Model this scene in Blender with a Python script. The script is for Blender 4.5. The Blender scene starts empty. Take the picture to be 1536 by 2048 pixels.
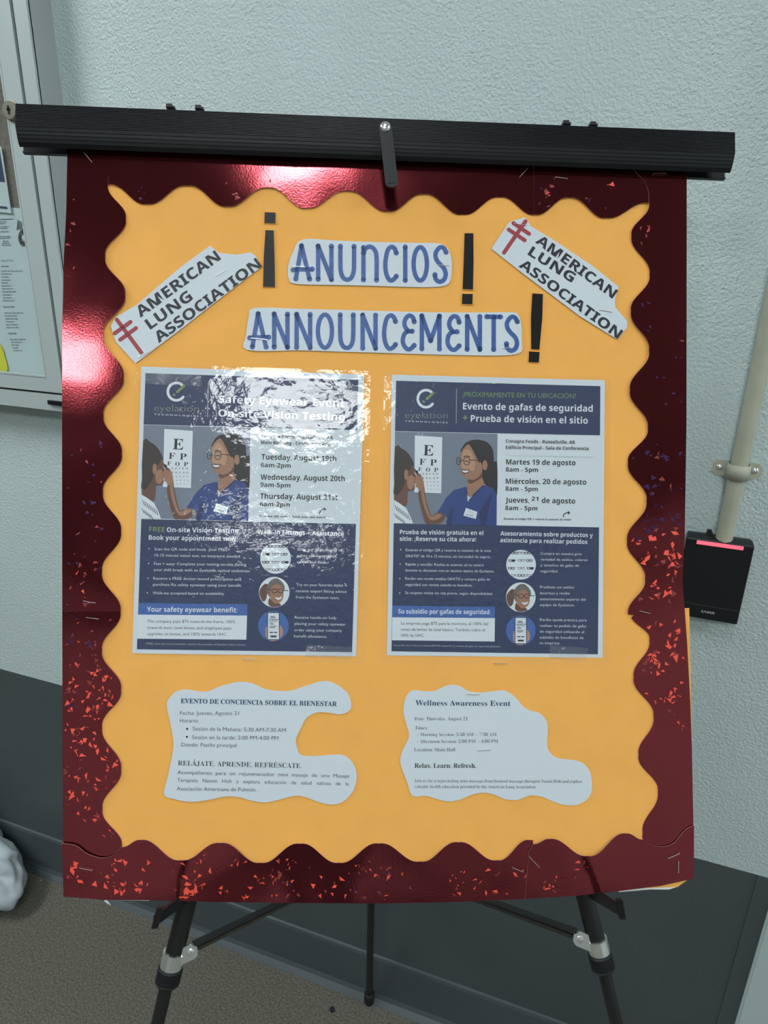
import bpy, bmesh, math, random
from mathutils import Vector, Matrix, noise
from mathutils.geometry import tessellate_polygon

random.seed(7)
scn = bpy.context.scene
COL = scn.collection
PI = math.pi

# ---------------------------------------------------------------- camera
CAM_H = 1.50
F = 1367.0                              # focal length in pixels of the 1536x2048 frame
CX, CY = 768.0, 1024.0


def cam_axes(pitch=0.34994, roll=0.024725, yaw=0.33774):
    fwd = Vector((-math.sin(yaw) * math.cos(pitch), math.cos(yaw) * math.cos(pitch), -math.sin(pitch)))
    rt = Vector((math.cos(yaw), math.sin(yaw), 0))
    up = rt.cross(fwd)
    c, s = math.cos(roll), math.sin(roll)
    return rt * c + up * s, rt * -s + up * c, fwd


CR_, CU_, CF_ = cam_axes()
CAM_POS = Vector((0, 0, CAM_H))
cam_data = bpy.data.cameras.new('camera')
cam = bpy.data.objects.new('camera', cam_data)
COL.objects.link(cam)
cam_data.sensor_fit = 'HORIZONTAL'
cam_data.sensor_width = 36.0
cam_data.lens = 36.0 * F / 1536.0
cam_data.clip_start = 0.02
m = Matrix((CR_, CU_, -CF_)).transposed().to_4x4()
m.translation = CAM_POS
cam.matrix_world = m
scn.camera = cam

# ---------------------------------------------------------------- world, exposure
scn.view_settings.view_transform = 'Standard'
scn.view_settings.look = 'None'
scn.view_settings.gamma = 1.0
scn.view_settings.exposure = 0.58
scn.view_settings.use_curve_mapping = False
world = bpy.data.worlds.new('world')
scn.world = world
world.use_nodes = True
world.node_tree.nodes['Background'].inputs[0].default_value = (0.75, 0.85, 0.9, 1)
world.node_tree.nodes['Background'].inputs[1].default_value = 0.3
LAMP_L = 16.0                           # radiance of the ceiling troffers
CEIL_Z = 3.05
#  centre x, centre y, size x, size y
TROFFERS = [(0.55, -2.02, 0.76, 0.72), (0.04, -0.28, 0.24, 0.56), (-0.86, -2.07, 0.66, 0.27),
            (-2.1, -0.35, 0.62, 1.22), (2.4, 0.35, 0.62, 0.90), (1.0, -3.95, 1.10, 0.30)]


# ---------------------------------------------------------------- helpers: projection
def ray(px, py):
    return CR_ * ((px - CX) / F) - CU_ * ((py - CY) / F) + CF_


# the tilted board: plane z = d + a x + b y in camera axes, found from the letter-size sheets on it
BA, BB, BD = 0.0539916, 0.02164108, 0.67687515
_n = Vector((BA, BB, -1)).normalized()
BN = (CR_ * _n.x + CU_ * _n.y + CF_ * _n.z).normalized()      # board normal, towards the viewer
BX = Vector((-BN.y, BN.x, 0)).normalized()
if BX.x < 0:
    BX = -BX
BY = BN.cross(BX)
BO = CAM_POS + CF_ * BD
BROT = Matrix((BX, BY, BN)).transposed()


def bw(px, py, h=0.0):
    """point of the board plane (lifted by h) seen at a pixel"""
    r = ray(px, py)
    t = ((BO + BN * h) - CAM_POS).dot(BN) / r.dot(BN)
    return CAM_POS + r * t


def buv(p):
    d = p - BO
    return d.dot(BX), d.dot(BY), d.dot(BN)


def bpt(u, v, h):
    return BO + BX * u + BY * v + BN * h


WALL_Y = 0.98


def wp(px, py, y=WALL_Y):
    r = ray(px, py)
    return CAM_POS + r * (y / r.y)


def fp(px, py, z=0.0):
    r = ray(px, py)
    return CAM_POS + r * ((z - CAM_H) / r.z)


# ---------------------------------------------------------------- helpers: materials
def srgb(r, g, b):
    def f(c):
        c /= 255.0
        return c / 12.92 if c <= 0.04045 else ((c + 0.055) / 1.055) ** 2.4
    return (f(r), f(g), f(b), 1.0)


def mat(name, col, rough=0.6, metal=0.0, spec=0.5, bump=None, vary=None, coat=0.0, coat_rough=0.1, emit=None):
    """col is linear rgba; bump=(scale, strength, distance); vary=(scale, amount)"""
    M = bpy.data.materials.new(name)
    M.use_nodes = True
    nt = M.node_tree
    p = nt.nodes['Principled BSDF']
    p.inputs['Base Color'].default_value = col
    p.inputs['Roughness'].default_value = rough
    p.inputs['Metallic'].default_value = metal
    p.inputs['Specular IOR Level'].default_value = spec
    p.inputs['Coat Weight'].default_value = coat
    p.inputs['Coat Roughness'].default_value = coat_rough
    if emit:
        p.inputs['Emission Color'].default_value = emit[0]
        p.inputs['Emission Strength'].default_value = emit[1]
    if bump or vary:
        tc = nt.nodes.new('ShaderNodeTexCoord')
    if vary:
        n = nt.nodes.new('ShaderNodeTexNoise')
        n.inputs['Scale'].default_value = vary[0]
        n.inputs['Detail'].default_value = 6
        nt.links.new(tc.outputs['Object'], n.inputs['Vector'])
        r = nt.nodes.new('ShaderNodeValToRGB')
        a = vary[1]
        r.color_ramp.elements[0].position = 0.3
        r.color_ramp.elements[1].position = 0.7
        r.color_ramp.elements[0].color = (col[0] * (1 - a), col[1] * (1 - a), col[2] * (1 - a), 1)
        r.color_ramp.elements[1].color = (min(1, col[0] * (1 + a)), min(1, col[1] * (1 + a)), min(1, col[2] * (1 + a)), 1)
        nt.links.new(n.outputs['Fac'], r.inputs['Fac'])
        nt.links.new(r.outputs['Color'], p.inputs['Base Color'])
    if bump:
        n2 = nt.nodes.new('ShaderNodeTexNoise')
        n2.inputs['Scale'].default_value = bump[0]
        n2.inputs['Detail'].default_value = 3
        nt.links.new(tc.outputs['Object'], n2.inputs['Vector'])
        b = nt.nodes.new('ShaderNodeBump')
        b.inputs['Strength'].default_value = bump[1]
        b.inputs['Distance'].default_value = bump[2]
        nt.links.new(n2.outputs['Fac'], b.inputs['Height'])
        nt.links.new(b.outputs['Normal'], p.inputs['Normal'])
    return M


def film_mat(name, tint, milky, gloss_rough, bumps, ior=1.45, fres_gain=1.0):
    """clear plastic film: transparent with a real reflection"""
    M = bpy.data.materials.new(name)
    M.use_nodes = True
    nt = M.node_tree
    for nd in list(nt.nodes):
        nt.nodes.remove(nd)
    out = nt.nodes.new('ShaderNodeOutputMaterial')
    tr = nt.nodes.new('ShaderNodeBsdfTransparent')
    tr.inputs[0].default_value = tint
    df = nt.nodes.new('ShaderNodeBsdfDiffuse')
    df.inputs[0].default_value = (0.85, 0.87, 0.9, 1)
    gl = nt.nodes.new('ShaderNodeBsdfGlossy')
    gl.inputs['Roughness'].default_value = gloss_rough
    m1 = nt.nodes.new('ShaderNodeMixShader')
    m1.inputs[0].default_value = milky
    m2 = nt.nodes.new('ShaderNodeMixShader')
    fr = nt.nodes.new('ShaderNodeFresnel')
    fr.inputs['IOR'].default_value = ior
    mu = nt.nodes.new('ShaderNodeMath')
    mu.operation = 'MULTIPLY'
    mu.use_clamp = True
    mu.inputs[1].default_value = fres_gain
    tc = nt.nodes.new('ShaderNodeTexCoord')
    prev = None
    for sc, st, di in bumps:
        n = nt.nodes.new('ShaderNodeTexNoise')
        n.inputs['Scale'].default_value = sc
        n.inputs['Detail'].default_value = 2
        nt.links.new(tc.outputs['Object'], n.inputs['Vector'])
        b = nt.nodes.new('ShaderNodeBump')
        b.inputs['Strength'].default_value = st
        b.inputs['Distance'].default_value = di
        nt.links.new(n.outputs['Fac'], b.inputs['Height'])
        if prev:
            nt.links.new(prev.outputs['Normal'], b.inputs['Normal'])
        prev = b
    if prev:
        nt.links.new(prev.outputs['Normal'], gl.inputs['Normal'])
    ge = nt.nodes.new('ShaderNodeNewGeometry')
    fb = nt.nodes.new('ShaderNodeMath')
    fb.operation = 'SUBTRACT'
    fb.inputs[0].default_value = 1.0
    nt.links.new(ge.outputs['Backfacing'], fb.inputs[1])
    mb_ = nt.nodes.new('ShaderNodeMath')
    mb_.operation = 'MULTIPLY'
    nt.links.new(fr.outputs[0], mb_.inputs[0])
    nt.links.new(fb.outputs[0], mb_.inputs[1])
    nt.links.new(mb_.outputs[0], mu.inputs[0])
    nt.links.new(mu.outputs[0], m2.inputs[0])
    nt.links.new(tr.outputs[0], m1.inputs[1])
    nt.links.new(df.outputs[0], m1.inputs[2])
    nt.links.new(m1.outputs[0], m2.inputs[1])
    nt.links.new(gl.outputs[0], m2.inputs[2])
    nt.links.new(m2.outputs[0], out.inputs[0])
    return M


MT = {}
MT['wall'] = mat('wall_paint', (0.56, 0.665, 0.665, 1), 0.42, bump=(270, 0.85, 0.0032), vary=(3, 0.03))
MT['wainscot'] = mat('dark_grey_wall_paint', (0.066, 0.083, 0.088, 1), 0.45, bump=(120, 0.3, 0.002), vary=(4, 0.06))
MT['base'] = mat('dark_rubber_base', (0.066, 0.083, 0.091, 1), 0.5, vary=(5, 0.08))
MT['room'] = mat('far_wall_paint', (0.22, 0.24, 0.24, 1), 0.7)
MT['room2'] = mat('light_far_wall_paint', (0.68, 0.72, 0.71, 1), 0.7)
MT['ceil'] = mat('ceiling_tile', (0.14, 0.145, 0.14, 1), 0.9, bump=(60, 0.4, 0.003))
MT['trimw'] = mat('pale_frame_paint', (0.50, 0.60, 0.60, 1), 0.4, bump=(90, 0.15, 0.001))
MT['alu'] = mat('brushed_aluminium', (0.47, 0.54, 0.54, 1), 0.45, metal=0.12, bump=(300, 0.08, 0.0005))
MT['aludark'] = mat('aluminium_side', (0.42, 0.46, 0.455, 1), 0.5, metal=0.1)
MT['black'] = mat('black_gap', (0.008, 0.009, 0.01, 1), 0.5)
MT['cork'] = mat('brown_cork', (0.15, 0.128, 0.105, 1), 0.9, bump=(250, 0.5, 0.001), vary=(180, 0.25))
MT['paper'] = mat('white_paper', (0.60, 0.665, 0.72, 1), 0.6, spec=0.3)
MT['paper2'] = mat('white_paper_behind_glass', (0.50, 0.60, 0.62, 1), 0.6)
MT['orange'] = mat('orange_paper', (0.88, 0.435, 0.100, 1), 0.75, spec=0.25, bump=(900, 0.12, 0.0004), vary=(28, 0.03))
MT['foam'] = mat('white_foam_board', (0.75, 0.75, 0.72, 1), 0.7)
MT['foil'] = mat('red_holographic_foil', (0.30, 0.042, 0.053, 1), 0.115, metal=0.92, bump=(520, 0.22, 0.0003), coat=0.3, coat_rough=0.08)
MT['flake_glint'] = mat('red_foil_fleck_glint', (0.95, 0.095, 0.06, 1), 0.42, metal=0.15, spec=0.8)  # bright reflection of the flecks put into the base colour
MT['flake_mid'] = mat('red_foil_fleck_faint_glint', (0.28, 0.050, 0.045, 1), 0.4, metal=0.4)
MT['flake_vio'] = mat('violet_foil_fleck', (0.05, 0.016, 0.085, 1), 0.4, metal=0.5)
MT['edge'] = mat('paper_edge', (0.75, 0.42, 0.36, 1), 0.6)
MT['ebk'] = mat('black_anodised_aluminium', (0.008, 0.010, 0.013, 1), 0.45, metal=0.1, spec=0.35)
MT['tube'] = mat('black_painted_tube', (0.011, 0.011, 0.012, 1), 0.36, spec=0.5)
MT['rubber'] = mat('black_rubber', (0.010, 0.011, 0.013, 1), 0.55)
MT['chrome'] = mat('zinc_plated_steel', (0.85, 0.87, 0.86, 1), 0.22, metal=0.85, bump=(400, 0.1, 0.0003))
MT['lockmetal'] = mat('worn_nickel', (0.32, 0.31, 0.26, 1), 0.45, metal=0.6)
MT['steel'] = mat('staple_wire', (0.72, 0.70, 0.70, 1), 0.3, metal=0.85)
MT['carpet'] = mat('grey_olive_carpet', (0.215, 0.208, 0.170, 1), 0.95, spec=0.1, bump=(620, 1.0, 0.006), vary=(230, 0.42))
MT['conduit'] = mat('beige_painted_conduit', (0.44, 0.455, 0.355, 1), 0.42, vary=(30, 0.08), bump=(120, 0.1, 0.001))
MT['reader'] = mat('black_reader_plastic', (0.007, 0.008, 0.011, 1), 0.38)
MT['reader_side'] = mat('dark_grey_reader_plastic', (0.045, 0.055, 0.055, 1), 0.5)
MT['led'] = mat('red_indicator_light', (0.8, 0.1, 0.13, 1), 0.4, emit=((1.0, 0.12, 0.17, 1), 0.75))
MT['bag'] = mat('white_bag_plastic', (0.44, 0.50, 0.54, 1), 0.7, bump=(30, 0.4, 0.008))
MT['navy'] = mat('navy_print', (0.018, 0.033, 0.092, 1), 0.5)
MT['blue'] = mat('blue_print', (0.045, 0.115, 0.36, 1), 0.5)
MT['inkw'] = mat('white_print', (0.62, 0.68, 0.74, 1), 0.5)
MT['inkgreen'] = mat('green_print', (0.16, 0.26, 0.10, 1), 0.5)
MT['inkgrey'] = mat('grey_print', (0.15, 0.18, 0.17, 1), 0.5)
MT['typed'] = mat('soft_typed_print', (0.22, 0.27, 0.29, 1), 0.6)
MT['ink'] = mat('black_print', (0.012, 0.014, 0.022, 1), 0.5)
MT['inkthin'] = mat('dark_grey_print', (0.05, 0.06, 0.075, 1), 0.5)
MT['inknavy'] = mat('navy_ink', (0.02, 0.05, 0.11, 1), 0.5)
MT['letter'] = mat('blue_letter_ink', (0.035, 0.095, 0.30, 1), 0.45, vary=(140, 0.22))
MT['redink'] = mat('red_cross_ink', (0.33, 0.04, 0.05, 1), 0.5)
MT['greypale'] = mat('pale_grey_print', (0.42, 0.46, 0.50, 1), 0.5)
MT['glossblk'] = mat('glossy_black_card', (0.010, 0.010, 0.009, 1), 0.33, spec=0.25, bump=(60, .3, .002))
MT['phbg'] = mat('photo_grey_wall', (0.155, 0.185, 0.245, 1), 0.5)
MT['phbg2'] = mat('photo_grey_wall_deep', (0.125, 0.15, 0.20, 1), 0.5)
MT['skin1'] = mat('photo_skin_shade', (0.12, 0.055, 0.035, 1), 0.5)
MT['skin2'] = mat('photo_skin', (0.30, 0.155, 0.095, 1), 0.5)
MT['skin3'] = mat('photo_skin_light', (0.42, 0.24, 0.155, 1), 0.5)
MT['hair'] = mat('photo_dark_hair', (0.014, 0.012, 0.014, 1), 0.5)
MT['hair2'] = mat('photo_brown_hair', (0.030, 0.020, 0.018, 1), 0.5)
MT['hair3'] = mat('photo_grey_hair', (0.13, 0.12, 0.115, 1), 0.5)
MT['scrub'] = mat('photo_blue_scrubs', (0.016, 0.045, 0.185, 1), 0.5)
MT['scrub2'] = mat('photo_blue_scrubs_fold', (0.009, 0.024, 0.10, 1), 0.5)
MT['yellow'] = mat('yellow_paper', (0.62, 0.60, 0.02, 1), 0.6)
MT['pouch'] = film_mat('laminating_film', (1, 1, 1, 1), 0.012, 0.06, [(30, 0.30, 0.0034), (190, 0.30, 0.0006)], fres_gain=1.1)
MT['tape'] = film_mat('clear_tape', (0.96, 0.96, 0.96, 1), 0.06, 0.08, [(60, 0.5, 0.01), (500, 0.3, 0.001)])
MT['glass'] = film_mat('cabinet_glass', (0.95, 0.98, 0.97, 1), 0.03, 0.02, [])


# ---------------------------------------------------------------- helpers: objects
WM = {}


def thing(name, label, cat, loc, rot=None, group=None):
    o = bpy.data.objects.new(name, None)
    o.empty_display_size = 0.05
    COL.objects.link(o)
    M = (rot.to_4x4() if rot else Matrix.Identity(4))
    M.translation = loc
    o.matrix_world = M
    WM[o] = M
    o['label'] = label
    o['category'] = cat
    if group:
        o['group'] = group
    return o


def bthing(name, label, cat, loc, group=None):
    return thing(name, label, cat, loc, BROT, group)


def link(name, me, mats, parent, smooth=False):
    if not isinstance(mats, (list, tuple)):
        mats = [mats]
    for k in mats:
        me.materials.append(MT[k])
    o = bpy.data.objects.new(name, me)
    COL.objects.link(o)
    if parent is not None:
        o.parent = parent
        WM[o] = WM[parent]
        me.transform(WM[parent].inverted())
    else:
        WM[o] = Matrix.Identity(4)
    if smooth:
        for p in me.polygons:
            p.use_smooth = True
    return o


def mesh(name, verts, faces, mats, parent=None, smooth=False, fmat=None):
    me = bpy.data.meshes.new(name)
    me.from_pydata([tuple(v) for v in verts], [], faces)
    if fmat:
        for p, k in zip(me.polygons, fmat):
            p.material_index = k
    me.update()
    return link(name, me, mats, parent, smooth)


class MB:
    """collects world-space geometry for one mesh"""

    def __init__(s):
        s.v, s.f, s.m = [], [], []

    def add(s, vs, fs, k=0):
        n = len(s.v)
        s.v += list(vs)
        s.f += [tuple(i + n for i in f) for f in fs]
        s.m += [k] * len(fs)

    def hexa(s, p, k=0):   # 8 points: bottom quad then top quad
        s.add(p, [(3, 2, 1, 0), (4, 5, 6, 7), (0, 1, 5, 4), (1, 2, 6, 5), (2, 3, 7, 6), (3, 0, 4, 7)], k)

    def box(s, c, a, b, d, k=0):   # centre, three half-vectors
        P = []
        for sz in (-1, 1):
            for sx, sy in ((-1, -1), (1, -1), (1, 1), (-1, 1)):
                P.append(c + a * sx + b * sy + d * sz)
        s.hexa(P, k)

    def aabb(s, x0, x1, y0, y1, z0, z1, k=0):
        s.box(Vector(((x0 + x1) / 2, (y0 + y1) / 2, (z0 + z1) / 2)), Vector(((x1 - x0) / 2, 0, 0)),
              Vector((0, (y1 - y0) / 2, 0)), Vector((0, 0, (z1 - z0) / 2)), k)

    def lathe(s, p0, p1, prof, n=24, k=0, caps=True):
        """prof: list of (t, r) along p0->p1 where t in metres"""
        ax = (p1 - p0).normalized()
        q = ax.orthogonal().normalized()
        w = ax.cross(q)
        rings = []
        base = len(s.v)
        for t, r in prof:
            for i in range(n):
                a = 2 * PI * i / n
                s.v.append(p0 + ax * t + (q * math.cos(a) + w * math.sin(a)) * r)
        for j in range(len(prof) - 1):
            for i in range(n):
                a, b = base + j * n + i, base + j * n + (i + 1) % n
                s.f.append((a, b, b + n, a + n))
                s.m.append(k)
        if caps:
            s.f.append(tuple(base + i for i in range(n))[::-1])
            s.m.append(k)
            e = base + (len(prof) - 1) * n
            s.f.append(tuple(e + i for i in range(n)))
            s.m.append(k)

    def tube(s, p0, p1, r, n=20, k=0):
        s.lathe(p0, p1, [(0, r), ((p1 - p0).length, r)], n, k)

    def poly(s, pts, k=0):
        """concave polygon, one sided flat"""
        n = len(s.v)
        s.v += list(pts)
        for t in tessellate_polygon([[Vector(p) for p in pts]]):
            s.f.append(tuple(n + i for i in t))
            s.m.append(k)

    def slab(s, pts, d, k=0, ke=None):
        """polygon with thickness: pts is the front outline, d the vector to the back"""
        ke = k if ke is None else ke
        n = len(s.v)
        N = len(pts)
        s.v += list(pts) + [p + d for p in pts]
        for t in tessellate_polygon([[Vector(p) for p in pts]]):
            s.f.append(tuple(n + i for i in t))
            s.m.append(k)
            s.f.append(tuple(n + N + i for i in reversed(t)))
            s.m.append(k)
        for i in range(N):
            j = (i + 1) % N
            s.f.append((n + i, n + j, n + N + j, n + N + i))
            s.m.append(ke)

    def build(s, name, mats, parent=None, smooth=False, angle=None, face=None):
        me = bpy.data.meshes.new(name)
        me.from_pydata([tuple(v) for v in s.v], [], s.f)
        for p, k in zip(me.polygons, s.m):
            p.material_index = k
        bm = bmesh.new()
        bm.from_mesh(me)
        bmesh.ops.recalc_face_normals(bm, faces=bm.faces)
        if face is not None and sum((f_.normal * f_.calc_area() for f_ in bm.faces), Vector()).dot(face) < 0:
            bmesh.ops.reverse_faces(bm, faces=bm.faces)
        if smooth and angle is not None:
            for e in bm.edges:
                if len(e.link_faces) == 2 and e.calc_face_angle(0) > angle:
                    e.smooth = False
        bm.to_mesh(me)
        bm.free()
        me.update()
        return link(name, me, mats, parent, smooth)


def structure(o):
    o['kind'] = 'structure'
    return o


def catmull(pts, n=5, closed=True):
    out = []
    N = len(pts)
    rng = range(N) if closed else range(N - 1)
    for i in rng:
        if closed:
            p0, p1, p2, p3 = pts[i - 1], pts[i], pts[(i + 1) % N], pts[(i + 2) % N]
        else:
            p0, p1, p2, p3 = pts[max(i - 1, 0)], pts[i], pts[i + 1], pts[min(i + 2, N - 1)]
        for k in range(n):
            t = k / n
            out.append(tuple(0.5 * (2 * b + (-a + c) * t + (2 * a - 5 * b + 4 * c - d) * t * t + (-a + 3 * b - 3 * c + d) * t ** 3)
                             for a, b, c, d in zip(p0, p1, p2, p3)))
    if not closed:
        out.append(tuple(pts[-1]))
    return out


def ellipse(cx, cy, rx, ry, n=24, a0=0.0, a1=2 * PI):
    return [(cx + rx * math.cos(a0 + (a1 - a0) * i / n), cy + ry * math.sin(a0 + (a1 - a0) * i / n)) for i in range(n)]


# maps from measured detail crops to the frame's pixels
def crop(ox, oy, s):
    return lambda x, y: (ox + x / s, oy + y / s)


C4 = crop(250, 720, 3.072)
C5 = crop(250, 1030, 3.072)
C6 = crop(760, 730, 3.268)
C7 = crop(760, 1040, 3.268)
N1 = crop(320, 1350, 3.746)
N2 = crop(790, 1350, 3.746)
L1 = crop(200, 400, 3.491)
L2 = crop(480, 400, 2.56)
L3 = crop(950, 400, 4.267)
ID = lambda x, y: (x, y)


def flat(m, h, xf=None):
    """pixel map -> board surface at lift h, optionally moved in the board plane"""
    def g(x, y):
        p = bw(*m(x, y), h)
        if xf:
            u, v, w = buv(p)
            u, v = xf(u, v)
            p = bpt(u, v, w)
        return p
    return g


# ---- text as flat print
SER = {}
for i in range(26):
    SER[chr(65 + i)] = chr(0x1D400 + i)
    SER[chr(97 + i)] = chr(0x1D41A + i)
for i in range(10):
    SER[chr(48 + i)] = chr(0x1D7CE + i)
ACC = {'á': ('a', 1), 'é': ('e', 1), 'í': ('i', 1), 'ó': ('o', 1), 'ú': ('u', 1), 'Á': ('A', 1), 'É': ('E', 1), 'Ó': ('O', 1), 'ñ': ('n', 2)}
SAN = {}
for i in range(26):
    SAN[chr(65 + i)] = chr(0x1D5D4 + i)
    SAN[chr(97 + i)] = chr(0x1D5EE + i)
for i in range(10):
    SAN[chr(48 + i)] = chr(0x1D7EC + i)
_tc = {}


def glyphs(body, bold, serif, res, spacing=1.0):
    key = (body, bold, serif, res, spacing)
    if key in _tc:
        return _tc[key]
    c = bpy.data.curves.new('t', 'FONT')
    tab = {True: SER, 'sans': SAN}.get(serif, {})
    c.body = ''.join(tab.get(ch, ch) for ch in body)
    c.resolution_u = res
    c.offset = bold
    c.space_character = spacing
    o = bpy.data.objects.new('t', c)
    COL.objects.link(o)
    bpy.context.view_layer.update()
    me = bpy.data.meshes.new_from_object(o.evaluated_get(bpy.context.evaluated_depsgraph_get()))
    vs = [(v.co.x, v.co.y) for v in me.vertices]
    fs = [tuple(p.vertices) for p in me.polygons]
    bpy.data.objects.remove(o)
    bpy.data.curves.remove(c)
    bpy.data.meshes.remove(me)
    _tc[key] = (vs, fs)
    return vs, fs


def cap_height(serif):
    vs, _ = glyphs('H', 0.0, serif, 2)
    return max(v[1] for v in vs)


def text(mb, g, body, x0, y0, x1, y1, cap, bold=0.0, serif=False, res=2, k=0, spacing=1.0, slant=0.0):
    """print body so its baseline runs (x0,y0)-(x1,y1) in the map g, caps `cap` high"""
    marks = []
    if serif:
        plain = ''.join(ACC.get(ch, (ch, 0))[0] for ch in body)
        for i, ch in enumerate(body):
            if ch in ACC:
                v1, _ = glyphs(plain[:i + 1], bold, serif, 2, spacing)
                vl, _ = glyphs(plain[i], bold, serif, 2, spacing)
                w_ = max(v[0] for v in vl) - min(v[0] for v in vl)
                marks.append((max(v[0] for v in v1) - w_ / 2, max(v[1] for v in vl) if plain[i] != 'i' else 0.53, ACC[ch][1]))
        body = plain
    vs, fs = glyphs(body, bold, serif, res, spacing)
    if not vs:
        return
    a = min(v[0] for v in vs)
    b = max(v[0] for v in vs)
    if marks:
        vs, fs = list(vs), list(fs)
        for mx, my, kd in marks:
            n0 = len(vs)
            if kd == 1:
                vs += [(mx - .05, my + .04), (mx + .03, my + .04), (mx + .14, my + .19), (mx + .02, my + .19)]
            else:
                vs += [(mx - .15, my + .07), (mx + .15, my + .10), (mx + .15, my + .18), (mx - .15, my + .15)]
            fs.append((n0, n0 + 1, n0 + 2, n0 + 3))
    ch = cap_height(serif)
    dx, dy = x1 - x0, y1 - y0
    L = math.hypot(dx, dy)
    ux, uy = dx / L, dy / L
    nx, ny = uy, -ux          # up in image coordinates (y down)
    P = []
    for x, y in vs:
        t = (x - a) / (b - a) * L + slant * y / ch * cap
        q = y / ch * cap
        P.append(g(x0 + ux * t + nx * q, y0 + uy * t + ny * q))
    mb.add(P, fs, k)


def lines(name, parent, g, rows, mkey, **kw):
    mb = MB()
    for r in rows:
        text(mb, g, *r, **kw)
    return mb.build(name, mkey, parent)


def shape(name, parent, g, pts, mkey, smooth_n=0):
    mb = MB()
    if smooth_n:
        pts = catmull(pts, smooth_n)
    mb.poly([g(*p) for p in pts])
    return mb.build(name, mkey, parent)


# ================================================================ structure
ROOM = (-4.6, 3.4, -6.0)
CORNER_X = 0.3245
z_wain = 0.602
mb = MB()
mb.aabb(ROOM[0] - 0.1, 1.5, WALL_Y, WALL_Y + 0.1, z_wain, CEIL_Z, 0)
mb.aabb(ROOM[0] - 0.1, CORNER_X + 0.02, WALL_Y, WALL_Y + 0.1, 0, z_wain, 1)
mb.aabb(CORNER_X + 0.02, 1.5, WALL_Y, WALL_Y + 0.1, 0, z_wain, 0)
mb.aabb(1.5, ROOM[1], WALL_Y, WALL_Y + 0.1, 0, CEIL_Z, 0)
wall = structure(mb.build('wall_back', ['wall', 'wainscot']))
mb = MB()
mb.aabb(ROOM[0] - 0.1, ROOM[1] + 0.1, ROOM[2] - 0.1, WALL_Y + 0.1, -0.1, 0)
structure(mb.build('floor', 'carpet'))
mb = MB()
mb.aabb(ROOM[0] - 0.1, ROOM[1] + 0.1, ROOM[2] - 0.1, WALL_Y + 0.1, CEIL_Z, CEIL_Z + 0.1)
structure(mb.build('ceiling', 'ceil'))
mb = MB()
mb.aabb(ROOM[0] - 0.1, ROOM[0], ROOM[2], WALL_Y, 0, CEIL_Z)
structure(mb.build('wall_left', 'room'))
mb = MB()
mb.aabb(ROOM[1], ROOM[1] + 0.1, ROOM[2], WALL_Y, 0, CEIL_Z)
structure(mb.build('wall_right', 'room2'))
mb = MB()
mb.aabb(ROOM[0] - 0.1, ROOM[1] + 0.1, ROOM[2] - 0.1, ROOM[2], 0, CEIL_Z)
structure(mb.build('wall_front', 'room2'))
mb = MB()
mb.aabb(1.7, 2.75, ROOM[2], ROOM[2] + 0.05, 0, 2.1)
mb.aabb(1.6, 1.7, ROOM[2], ROOM[2] + 0.07, 0, 2.2)
mb.aabb(2.75, 2.85, ROOM[2], ROOM[2] + 0.07, 0, 2.2)
mb.aabb(1.7, 2.75, ROOM[2], ROOM[2] + 0.07, 2.1, 2.2)
structure(mb.build('added_dark_door', 'wainscot'))  # unseen door, added only to darken part of the foil's reflection
# moulded rubber base with a rounded top and a toe, painted like the wainscot
prof = [(0.0, 0.127), (0.0045, 0.1255), (0.006, 0.118), (0.006, 0.020), (0.010, 0.010), (0.018, 0.003), (0.021, 0.0)]
v, f = [], []
xs = [ROOM[0], CORNER_X]
for x in xs:
    for d, z in prof:
        v.append((x, WALL_Y - d, z))
n = len(prof)
for i in range(n - 1):
    f.append((i, i + 1, n + i + 1, n + i))
v += [(xs[0], WALL_Y, 0), (xs[1], WALL_Y, 0)]
f += [(2 * n, 0, n, 2 * n + 1), tuple(range(n)) + (2 * n,), tuple(range(n, 2 * n))[::-1] + (2 * n + 1,)]
structure(mesh('baseboard_back', v, f, 'base', smooth=False))
# painted edge strip and pale door frame beside it
mb = MB()
mb.aabb(CORNER_X - 0.026, CORNER_X, WALL_Y - 0.002, WALL_Y + 0.001, 0.0, z_wain)
structure(mb.build('trim_1', 'wainscot'))
mb = MB()
mb.aabb(CORNER_X, CORNER_X + 0.066, WALL_Y - 0.004, WALL_Y + 0.02, 0.0, z_wain - 0.03)
mb.aabb(CORNER_X + 0.004, CORNER_X + 0.060, WALL_Y - 0.006, WALL_Y - 0.003, 0.0, z_wain - 0.035)
structure(mb.build('trim_2', 'trimw'))
mb = MB()
mb.aabb(CORNER_X + 0.066, CORNER_X + 0.80, WALL_Y - 0.003, WALL_Y + 0.02, 0.0, z_wain - 0.03)
structure(mb.build('trim_3', 'wainscot'))

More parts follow.
